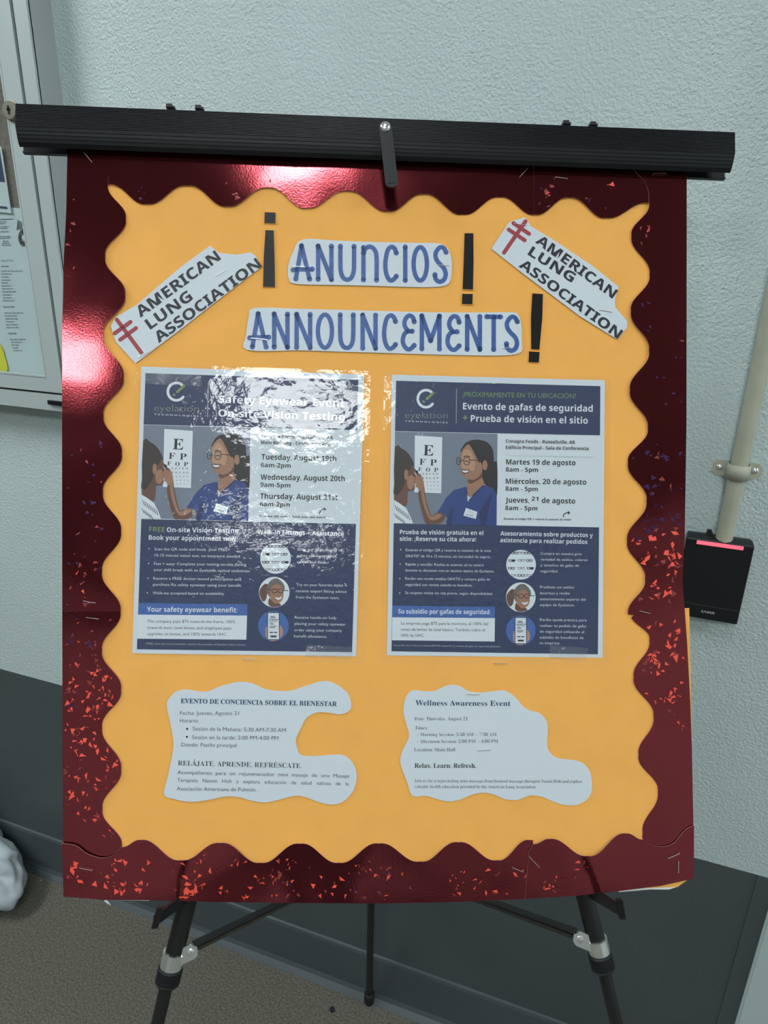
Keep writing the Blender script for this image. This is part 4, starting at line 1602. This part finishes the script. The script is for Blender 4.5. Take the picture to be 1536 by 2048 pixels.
def round_picture(parent, C, cx_, cy_, r, kind, xf):
    G = lambda n: flat(C, layer(n), xf)
    rim = shape('round_picture', parent, G(2), ellipse(cx_, cy_, r, r, 40), {'g': 'inkw', 'w': 'inkw', 'p': 'blue'}[kind])
    q = lambda nm, n, pts, mk, s=0: shape(nm, rim, G(n), [(cx_ + x * r, cy_ + y * r) for x, y in pts], mk, s)
    if kind == 'g':
        mb = MB()
        for yy, xs_ in ((-.78, (-.45, .0, .45)), (-.27, (-.62, 0, .55)), (.25, (-.65, 0, .62)), (.74, (-.42, 0, .42))):
            for i, xx in enumerate(xs_):
                hw = .2
                dark = (yy > -.5 and yy < 0 and i == 0) or (yy == .25 and i == 2)
                for sx in (-1, 1):
                    if dark and sx == 1:
                        mb.poly([G(3)(cx_ + (xx + sx * hw * .55 + x * .13) * r, cy_ + (yy + y * .09) * r) for x, y in ellipse(0, 0, 1, 1, 12)])
                    else:
                        stroke(mb, G(3), [(cx_ + (xx + sx * hw * .55 + x * .10) * r, cy_ + (yy + y * .065) * r) for x, y in ellipse(0, 0, 1, 1, 12)], 1.1 + 1.0 * ((i + int(yy * 4)) % 2), closed=True)
                stroke(mb, G(3), [(cx_ + (xx - hw * 1.2) * r, cy_ + (yy - .06) * r), (cx_ + (xx + hw * 1.2) * r, cy_ + (yy - .06) * r)], 1.4)
        mb.build('eyeglasses_print', 'ink', rim)
    elif kind == 'w':
        q('picture_hand', 3, [(-.93, -.2), (-.6, -.55), (-.35, -.4), (-.45, .1), (-.55, .5), (-.75, .6), (-.95, .2)], 'skin1', 3)
        q('picture_hair', 4, [(-.5, -.1), (-.4, -.55), (-.1, -.85), (.25, -.88), (.6, -.55), (.68, -.2), (.4, .2), (-.2, .4)], 'hair3', 3)
        q('picture_face', 5, [(-.28, -.1), (-.05, -.45), (.3, -.52), (.55, -.2), (.6, .25), (.45, .6), (.15, .75), (-.1, .62), (-.25, .3)], 'skin2', 3)
        q('picture_neck', 4, [(-.3, .35), (-.1, .6), (.3, .7), (.45, .88), (.1, .97), (-.2, .95), (-.4, .75)], 'skin1', 2)
        q('picture_smile', 6, [(.05, .33), (.3, .37), (.5, .27), (.42, .45), (.22, .5)], 'inkw', 2)
        mb = MB()
        for xx in (0.02, .42):
            stroke(mb, G(6), [(cx_ + (xx + x * .17) * r, cy_ + (-.08 + y * .14) * r) for x, y in ellipse(0, 0, 1, 1, 14)], 2.2, closed=True)
        stroke(mb, G(6), [(cx_ - .45 * r, cy_ - .2 * r), (cx_ - .15 * r, cy_ - .12 * r)], 2)
        stroke(mb, G(6), [(cx_ + .58 * r, cy_ - .12 * r), (cx_ + .9 * r, cy_ - .1 * r)], 2.4)
        mb.build('picture_glasses', 'hair', rim)
    else:
        q('picture_hand', 3, [(-.5, .1), (-.3, 0), (.3, .0), (.5, -.02), (.62, .3), (.6, .6), (.35, .85), (.1, .97), (-.2, .97), (-.48, .75), (-.52, .4)], 'skin3', 2)
        q('phone_case', 4, [(-.4, -.9), (.4, -.9), (.42, .92), (-.42, .92)], 'hair', 0)
        q('phone_screen', 5, [(-.35, -.85), (.35, -.85), (.37, .87), (-.37, .87)], 'inkw', 0)
        mb = MB()
        for yy, a, b, hh in ((-.62, -.22, .1, .022), (-.53, -.22, .15, .022), (-.2, -.25, .0, .018), (-.12, -.25, .05, .018), (.02, -.25, .2, .02), (.1, -.25, .1, .02), (.42, -.25, -.02, .035), (.42, .04, .24, .035), (.68, -.2, .2, .06)):
            mb.poly([G(6)(cx_ + x * r, cy_ + y * r) for x, y in ((a, yy - hh), (b, yy - hh), (b, yy + hh), (a, yy + hh))])
        for sx in (-.13, .13):
            stroke(mb, G(6), [(cx_ + (sx + x * .1) * r, cy_ + (-.36 + y * .07) * r) for x, y in ellipse(0, 0, 1, 1, 12)], 1.5, closed=True)
        stroke(mb, G(6), [(cx_ - .3 * r, cy_ - .42 * r), (cx_ + .34 * r, cy_ - .42 * r)], 1.5)
        mb.build('phone_print', 'ink', rim)


def logo(parent, xf):
    G = lambda n: flat(C6, layer(n), xf)
    mb = MB()
    P = [(301 + 54 * math.cos(a), 220 + 56 * math.sin(a)) for a in [math.radians(38 + i * (284 / 28)) for i in range(29)]]
    stroke(mb, G(2), P, 8.5, ball=1.0)
    mb.build('logo_ring', 'inkw', parent)
    mb = MB()
    stroke(mb, G(3), [(306, 222), (348, 183)], 8.5, ball=1.0)
    mb.poly([G(3)(*p) for p in ellipse(286, 241, 8, 8, 14)])
    mb.build('logo_mark', 'inkgreen', parent)
    lines('logo_name', parent, G(2), [('eyelation', 162, 346, 443, 349, 42)], 'inkgrey', bold=-0.008, res=3)
    lines('logo_line', parent, G(2), [('TECHNOLOGIES', 163, 371, 441, 381, 9)], 'inkw', bold=.01, spacing=1.6)
    shape('divider', parent, G(2), [(498.5, 155), (501.5, 155), (499.5, 383), (496.5, 383)], 'greypale')


def flyer(label, corners, pouch_pts, xf, es):
    g0 = flat(ID, 0.0012)
    W = [g0(*p) for p in corners]
    t = bthing('laminated_flyer', label, 'poster', min(W, key=lambda p: p.z))
    mb = MB()
    mb.slab(W, -BN * 0.00012)
    mb.build('flyer_sheet', 'paper', t)
    mb = MB()
    mb.slab([flat(ID, .00215)(*p) for p in pouch_pts], -BN * 0.00002)
    mb.v = mb.v[:len(pouch_pts)]
    mb.f = [f_ for f_ in mb.f if max(f_) < len(pouch_pts)]
    mb.m = [0] * len(mb.f)
    pouch = mb.build('laminating_pouch', 'pouch', t, face=BN)
    return t


def rounded(tl, tr, br, bl, r=9):
    P = [tl, tr, br, bl]
    out = []
    for i in range(4):
        p, a, b = P[i], P[i - 1], P[(i + 1) % 4]
        da = math.hypot(a[0] - p[0], a[1] - p[1])
        db = math.hypot(b[0] - p[0], b[1] - p[1])
        A = (p[0] + (a[0] - p[0]) / da * r, p[1] + (a[1] - p[1]) / da * r)
        B = (p[0] + (b[0] - p[0]) / db * r, p[1] + (b[1] - p[1]) / db * r)
        for k in range(5):
            s = k / 4
            out.append(tuple((1 - s) ** 2 * A[j] + 2 * s * (1 - s) * p[j] + s * s * B[j] for j in (0, 1)))
    return out


# ---- right, Spanish
cR = [(783.9, 749.3), (1209.8, 760.6), (1205.2, 1315.4), (773.8, 1310.8)]
t = flyer('laminated Spanish-language eye-test flyer, right of the pair', cR, rounded((768, 744), (1221, 753), (1219, 1330), (761, 1328)), None, 0)
G = lambda n, C=C6: flat(C, layer(n))
shape('header_panel', t, G(1), [(105, 103), (1440, 138), (1438, 460), (98, 432)], 'navy')
logo(t, None)
lines('headline', t, G(2), [('¡PRÓXIMAMENTE EN TU UBICACIÓN!', 540, 207, 1280, 218, 31)], 'inkgreen', bold=0.0, res=3)
lines('headline', t, G(2), [('Evento de gafas de seguridad', 542, 290, 1390, 306, 43), ('Prueba de visión en el sitio', 593, 370, 1358, 384, 43)], 'inkw', serif='sans', res=3)
lines('plus_sign', t, G(2), [('+', 541, 366, 572, 366, 42)], 'inkgreen', bold=.02)
art(t, None)
lines('venue_text', t, G(2), [('Conagra Foods - Russellville, AR', 822, 508, 1275, 516, 22), ('Edificio Principal - Sala de Conferencia', 822, 549, 1363, 557, 22)], 'ink', serif='sans')
shape('rule', t, G(2), [(822, 591), (1400, 601), (1400, 603.5), (822, 593.5)], 'greypale')
lines('date_text', t, G(2), [('Martes 19 de agosto', 824, 650, 1278, 656, 34), ('8am - 5pm', 822, 697, 1033, 700, 29), ('Miércoles, 20 de agosto', 822, 776, 1349, 782, 34), ('8am - 5pm', 820, 822, 1031, 826, 29),
                             ('Jueves,', 820, 899, 974, 901, 34), ('de agosto', 1057, 902, 1276, 906, 34), ('8am - 5pm', 818, 948, 1029, 952, 29)], 'ink', serif='sans', res=3)
shape('correction_patch', t, G(3), [(976, 846), (1048, 850), (1045, 912), (975, 908)], 'paper')
lines('date_text', t, G(4), [('21', 990, 887, 1034, 889, 27)], 'ink', serif='sans', res=3)
lines('small_print', t, G(2), [('¡Escanea el código QR + reserva tu examen de visión!', 808, 1010, 1250, 1016, 12)], 'ink', bold=.02)
mb = MB()
stroke(mb, G(2), catmull([(1199, 992), (1203, 976), (1220, 966), (1234, 966)], 4, False), 3.2)
mb.poly([G(2)(*p) for p in [(1227, 952), (1244, 966), (1228, 980)]])
mb.build('arrow', 'ink', t)
g7 = lambda n: flat(C7, layer(n))
shape('lower_panel', t, g7(1), [(90, 22), (1432, 48), (1424, 878), (75, 858)], 'navy')
lines('subheading', t, g7(2), [('Prueba de visión gratuita en el', 130, 92, 675, 98, 28), ('sitio: ¡Reserve su cita ahora!', 129, 136, 628, 141, 28), ('Asesoramiento sobre productos y', 787, 101, 1391, 113, 28), ('asistencia para realizar pedidos', 786, 145, 1355, 157, 28)], 'inkw', serif='sans', res=3)
lines('bullet_text', t, g7(2), [('Escanea el código QR y reserva tu examen de la vista', 168, 203, 725, 209, 17), ('GRATIS* de 10 a 15 minutos, sin necesidad de seguro.', 167, 243, 724, 249, 17), ('Rápido y sencillo: Realiza tu examen en tu centro', 166, 297, 678, 303, 17),
                                ('durante tu descanso con un técnico óptico de Eyelation.', 165, 336, 748, 343, 17), ('Recibe una receta médica GRATIS y compra gafas de', 165, 390, 720, 396, 17), ('seguridad con receta usando tu beneficio.', 165, 430, 605, 435, 17),
                                ('Se aceptan visitas sin cita previa, según disponibilidad.', 164, 483, 737, 490, 17)], 'inkw', bold=-.003)
lines('caption', t, g7(2), [('Compre en nuestra gran', 1050, 227, 1318, 230, 17), ('variedad de estilos, colores', 1050, 265, 1356, 269, 17), ('y tamaños de gafas de', 1049, 303, 1301, 306, 17), ('seguridad.', 1048, 341, 1165, 343, 17)], 'inkw', bold=-.003)
lines('caption', t, g7(2), [('Pruébate tus estilos', 1047, 446, 1268, 448, 17), ('favoritos y recibe', 1046, 486, 1240, 487, 17), ('asesoramiento experto del', 1045, 524, 1344, 528, 17), ('equipo de Eyelation.', 1045, 562, 1272, 565, 17)], 'inkw', bold=-.003)
lines('caption', t, g7(2), [('Reciba ayuda práctica para', 1045, 659, 1350, 663, 17), ('realizar su pedido de gafas', 1044, 698, 1348, 702, 17), ('de seguridad utilizando el', 1044, 736, 1334, 740, 17), ('subsidio de beneficios de', 1043, 775, 1330, 778, 17), ('su empresa.', 1043, 811, 1178, 813, 17)], 'inkw', bold=-.003)
mb = MB()
for p in ((135, 194), (132, 288), (130, 383), (129, 477)):
    mb.poly([g7(2)(*q) for q in ellipse(p[0], p[1], 3.8, 3.8, 10)])
mb.build('bullet', 'inkw', t)
shape('blue_band', t, g7(2), [(82, 560), (752, 568), (750, 640), (80, 635)], 'blue')
lines('band_text', t, g7(3), [('Su subsidio por gafas de seguridad:', 120, 611, 722, 616, 29)], 'inkw', serif='sans', res=3)
shape('white_box', t, g7(2), [(80, 636), (751, 641), (749, 794), (78, 786)], 'inkw')
lines('box_text', t, g7(3), [('La empresa paga $75 para la montura, el 100% del', 138, 684, 706, 688, 19), ('costo de lentes de nivel básico. También cubre el', 137, 724, 685, 728, 19), ('100% de UHC.', 137, 763, 288, 764, 19)], 'ink')
lines('small_print', t, g7(2), [('*La prueba de la vista y la receta GRATIS requieren la compra de gafas de seguridad Eyelation.', 85, 823, 790, 832, 10)], 'greypale')
for (x, y), k in zip(((922, 292), (920, 505), (920, 722)), 'gwp'):
    round_picture(t, C7, x, y, 97, k, None)
staple(t, (986, 767), (1010, 765), .0025)
staple(t, (987, 1327), (1014, 1327), .0025)
mb = MB()
mb.poly([bw(x, y, .0024) for x, y in [(1100, 1290), (1176, 1296), (1172, 1322), (1098, 1318)]])
mb.build('clear_tape', 'tape', t, face=BN)

# ---- left, English
cL = [(282.5, 733), (728.5, 749), (712, 1312.6), (264.6, 1306.7)]
t = flyer('laminated English-language eye-test flyer with a bright glare, left of the pair', cL, rounded((270, 727), (741, 742), (732, 1328), (253, 1320)), to_left, 0)
GL = lambda n: flat(C4, layer(n))
G5 = lambda n: flat(C5, layer(n))
shape('header_panel', t, flat(C6, layer(1), to_left), [(105, 103), (1440, 138), (1438, 460), (98, 432)], 'navy')
logo(t, to_left)
lines('headline', t, GL(2), [('Safety Eyewear Event', 576, 262, 1349, 289, 44), ('On-site Vision Testing', 573, 347, 1349, 372, 44)], 'inkw', serif='sans', res=3)
art(t, to_left)
lines('venue_text', t, GL(2), [('Conagra Foods - Russellville, AR', 838, 477, 1278, 488, 20), ('Main Building - Conference Room', 836, 516, 1286, 527, 20)], 'ink', serif='sans')
lines('date_text', t, GL(2), [('Tuesday, August 19th', 838, 611, 1298, 623, 33), ('6am-2pm', 834, 658, 1018, 663, 27), ('Wednesday, August 20th', 833, 735, 1350, 745, 33), ('9am-5pm', 831, 779, 1016, 784, 27),
                              ('Thursday, August 21st', 830, 852, 1307, 861, 33), ('6am-2pm', 828, 898, 1012, 902, 27)], 'ink', serif='sans', res=3)
lines('small_print', t, GL(2), [('Scan the QR code + book your eye exam!', 824, 964, 1232, 972, 12)], 'ink', bold=.02)
mb = MB()
stroke(mb, GL(2), catmull([(1196, 943), (1201, 927), (1216, 917), (1228, 917)], 4, False), 3)
mb.poly([GL(2)(*p) for p in [(1222, 904), (1238, 917), (1222, 930)]])
mb.build('arrow', 'ink', t)
shape('lower_panel', t, G5(1), [(100, 25), (1419, 55), (1395, 843), (73, 825)], 'navy')
lines('subheading', t, G5(2), [('FREE', 148, 101, 243, 104, 29)], 'inkgreen', serif='sans', res=3)
lines('subheading', t, G5(2), [('On-site Vision Testing.', 257, 104, 706, 110, 28), ('Book your appointment now!', 146, 152, 691, 160, 28), ('Walk-in Fittings + Assistance', 813, 116, 1345, 129, 27)], 'inkw', serif='sans', res=3)
lines('bullet_text', t, G5(2), [('Scan the QR code and book  your FREE+', 181, 217, 645, 221, 17), ('10-15 minute vision test, no insurance needed', 181, 255, 705, 262, 17), ('Fast + easy: Complete your testing on-site during', 178, 307, 745, 313, 17),
                                ('your shift break with an Eyelation optical technician', 176, 344, 766, 352, 17), ('Receive a FREE doctor-issued prescription and', 174, 397, 713, 403, 17), ('purchase Rx safety eyewear using your benefit', 172, 435, 714, 441, 17),
                                ('Walk-ins accepted based on availability', 170, 487, 608, 491, 17)], 'inkw', bold=-.003)
lines('caption', t, G5(2), [('Shop our large display of', 1058, 219, 1335, 223, 17), ('safety eyewear styles,', 1057, 257, 1303, 262, 17), ('colors and sizes.', 1056, 296, 1240, 299, 17)], 'inkw', bold=-.003)
lines('caption', t, G5(2), [('Try on your favorite styles +', 1052, 436, 1362, 440, 17), ('receive expert fitting advice', 1050, 474, 1361, 479, 17), ('from the Eyelation team.', 1049, 513, 1318, 517, 17)], 'inkw', bold=-.003)
lines('caption', t, G5(2), [('Receive hands-on help', 1043, 637, 1298, 640, 17), ('placing your safety eyewear', 1041, 675, 1356, 680, 17), ('order using your company', 1040, 714, 1333, 718, 17), ('benefit allowance.', 1039, 752, 1242, 755, 17)], 'inkw', bold=-.003)
mb = MB()
for p in ((148, 206), (145, 297), (141, 388), (137, 478)):
    mb.poly([G5(2)(*q) for q in ellipse(p[0], p[1], 3.8, 3.8, 10)])
mb.build('bullet', 'inkw', t)
shape('blue_band', t, G5(2), [(85, 540), (752, 548), (750, 618), (80, 612)], 'blue')
lines('band_text', t, G5(3), [('Your safety eyewear benefit:', 135, 594, 690, 599, 30)], 'inkw', serif='sans', res=3)
shape('white_box', t, G5(2), [(78, 612), (750, 618), (745, 766), (76, 760)], 'inkw')
lines('box_text', t, G5(3), [('The company pays $75 towards the frame, 100%', 137, 661, 677, 665, 18), ('towards basic level lenses and employee pays', 136, 700, 653, 704, 18), ('upgrades on lenses, and 100% towards UHC.', 136, 738, 628, 742, 18)], 'ink')
lines('small_print', t, G5(2), [('+FREE vision test and prescription requires the purchase of Eyelation safety eyewear', 125, 795, 745, 802, 10)], 'greypale')
for (x, y), k in zip(((925, 267), (917, 474), (912, 682)), 'gwp'):
    round_picture(t, C5, x, y, 94, k, None)
staple(t, (486, 1318), (510, 1318), .0025)
staple(t, (495, 754), (521, 754), .0025)
for pts in ([(616, 768), (717, 774), (713, 800), (614, 795)], [(290, 746), (402, 750), (405, 773), (292, 768)], [(612, 1290), (705, 1294), (703, 1318), (610, 1314)]):
    mb = MB()
    mb.poly([bw(x, y, .0024) for x, y in pts])
    mb.build('clear_tape', 'tape', t, face=BN)

# ================================================================ wavy cut-out notes
t = slip('wellness_note', 'wavy-edged white Spanish wellness note at the lower left of the orange paper', N1,
         [(50, 225), (80, 160), (130, 120), (200, 108), (340, 125), (460, 82), (590, 52), (690, 62), (800, 108), (960, 120), (1080, 85), (1220, 45), (1310, 65), (1400, 130), (1432, 210), (1420, 265), (1350, 295), (1260, 282), (1170, 282), (1095, 325), (1060, 390), (1018, 480),
          (1030, 550), (1055, 597), (1150, 607), (1300, 597), (1370, 600), (1430, 640), (1470, 720), (1470, 800), (1440, 880), (1370, 950), (1290, 970), (1200, 955), (1080, 912), (1010, 905), (900, 932), (790, 955), (680, 940), (590, 915), (490, 910), (350, 938), (220, 950), (110, 930), (30, 895), (60, 750), (100, 540), (85, 400)], cat='paper note')
g = flat(N1, .00172)
lines('heading', t, g, [('EVENTO DE CONCIENCIA SOBRE EL BIENESTAR', 155, 211, 1325, 234, 35)], 'inknavy', serif=True, res=3, bold=.006)
lines('note_text', t, g, [('Fecha: Jueves, Agosto 21', 150, 298, 592, 300, 28), ('Horario:', 149, 355, 290, 356, 28), ('Sesión de la Mañana: 5:30 AM-7:30 AM', 245, 416, 943, 428, 29), ('Sesión en la tarde: 2:00 PM-4:00 PM', 241, 480, 886, 487, 29), ('Donde: Pasillo principal', 160, 535, 573, 541, 28)], 'inkthin', res=3, bold=-.004)
lines('heading', t, g, [('RELÁJATE. APRENDE. REFRÉSCATE.', 134, 677, 1062, 698, 36)], 'inkthin', serif=True, res=3, bold=-.006)
lines('note_text', t, g, [('Acompáñanos  para  un  rejuvenecedor  mini  masaje  de  una  Masaje', 130, 742, 1417, 770, 27), ('Terapista   Naomi   Holt   y   explora   educación   de   salud   valiosa   de   la', 130, 800, 1414, 828, 27), ('Asociación Americana de Pulmón.', 125, 865, 723, 873, 28)], 'inkthin', res=3, bold=-.002)
mb = MB()
for p in ((203, 404), (201, 463)):
    mb.poly([g(*q) for q in ellipse(p[0], p[1], 8, 8, 12)])
mb.build('bullet', 'ink', t)
staple(t, (510, 1440), (512, 1440.3), .0019)
staple(t, (533.5, 1440.3), (535.5, 1440.5), .0019)
t = slip('wellness_note', 'wavy-edged white English wellness note at the lower right of the orange paper', N2,
         [(130, 115), (220, 122), (300, 118), (370, 85), (430, 72), (490, 85), (550, 120), (640, 132), (800, 115), (850, 130), (910, 175), (960, 235), (1010, 265), (1080, 285), (1130, 335), (1145, 400), (1140, 530), (1170, 590), (1230, 625), (1350, 640), (1420, 670), (1465, 740),
          (1475, 860), (1440, 930), (1370, 970), (1280, 975), (1190, 950), (1100, 912), (1010, 903), (920, 935), (820, 930), (740, 895), (660, 882), (580, 895), (490, 932), (400, 948), (310, 928), (230, 905), (130, 905), (90, 800), (40, 660), (55, 570), (105, 460), (85, 370), (62, 270), (80, 170)], cat='paper note')
g = flat(N2, .00172)
lines('heading', t, g, [('Wellness Awareness Event', 153, 228, 865, 232, 39)], 'inknavy', serif=True, res=3)
lines('note_text', t, g, [('Date: Thursday, August 21', 147, 340, 545, 340, 25), ('Times:', 149, 408, 247, 408, 25), ('Morning Session: 5:30 AM  - 7:30 AM', 187, 458, 760, 458, 25), ('Afternoon Session: 2:00 PM  - 4:00 PM', 185, 510, 772, 508, 25), ('Location: Main Hall', 143, 572, 451, 572, 26)], 'inkthin', serif=True, res=2, bold=-.012)
lines('heading', t, g, [('Relax. Learn. Refresh.', 146, 695, 608, 696, 34)], 'ink', serif=True, res=3)
lines('note_text', t, g, [('Join us for a rejuvenating mini massage from licensed massage therapist Naomi Holt and explore', 145, 803, 1403, 808, 23), ('valuable health education provided by the American Lung Association.', 145, 847, 1058, 849, 23)], 'inkthin', serif=True, res=2, bold=-.012)
mb = MB()
for p in ((170, 448), (170, 499)):
    mb.poly([g(*q) for q in ellipse(p[0], p[1], 3, 3, 10)])
mb.build('bullet', 'inkthin', t)
staple(t, (934, 1389), (960, 1389), .0020)
staple(t, (955, 1501.6), (980, 1500.2), .0020)

# ================================================================ white bag on the floor
bc = fp(-45, 1778)
bag = thing('white_bag', 'crumpled white bag slumped on the carpet against the wall, lower left', 'bag', Vector((bc.x, bc.y, 0)))


def lump(center, rx, ry, rz, seed, flat_z=True):
    bm = bmesh.new()
    bmesh.ops.create_icosphere(bm, subdivisions=5, radius=1)
    for v_ in bm.verts:
        c = v_.co.copy()
        n1 = noise.noise(c * 1.7 + Vector((seed, 0, 0)))
        n2 = abs(noise.noise(c * 3.4 + Vector((0, seed, 0))))
        n3 = noise.noise(c * 7 + Vector((seed, seed, 0)))
        rr = 1 + 0.16 * n1 - 0.13 * n2 + 0.07 * abs(math.sin(5 * math.atan2(c.y, c.x) + 3 * c.z + 2 * n1)) - 0.03
        c = c * rr
        v_.co = Vector((c.x * rx + center.x, c.y * ry + center.y, max(0.002 + 0.003 * (n3 + 1), center.z + c.z * rz)))
    vs = [v_.co.copy() for v_ in bm.verts]
    fs = [tuple(w_.index for w_ in f_.verts) for f_ in bm.faces]
    bm.free()
    return vs, fs


mb = MB()
mb.add(*lump(Vector((bc.x - .05, bc.y - .005, 0.07)), 0.205, 0.10, 0.11, 2.0))
mb.build('bag_body', 'bag', bag, True)
mb = MB()
mb.add(*lump(Vector((bc.x - 0.10, bc.y + 0.01, 0.16)), 0.13, 0.07, 0.13, 5.0))
mb.build('bag_neck', 'bag', bag, True)

# bits on the carpet
for (x, y), r_, mk, lab in (((665, 2020), 0.006, 'rubber', 'small dark scrap on the carpet in front of the rear easel foot'),
                            ((103, 1739), 0.0016, 'foam', 'tiny white crumb on the base of the wall at lower left')):
    p = fp(x, y)
    if mk == 'foam':
        p = Vector((p.x, min(p.y, WALL_Y - 0.028), 0))
    t = thing('floor_scrap', lab, 'debris', Vector((p.x, p.y, 0)))
    mb = MB()
    n = 9
    R2 = random.Random(int(x))
    top = [Vector((p.x + math.cos(2 * PI * i / n) * r_ * R2.uniform(.6, 1.2), p.y + math.sin(2 * PI * i / n) * r_ * R2.uniform(.6, 1.2), r_ * .5)) for i in range(n)]
    mb.slab(top, Vector((0, 0, -r_ * .5)))
    mb.build('scrap', mk, t)
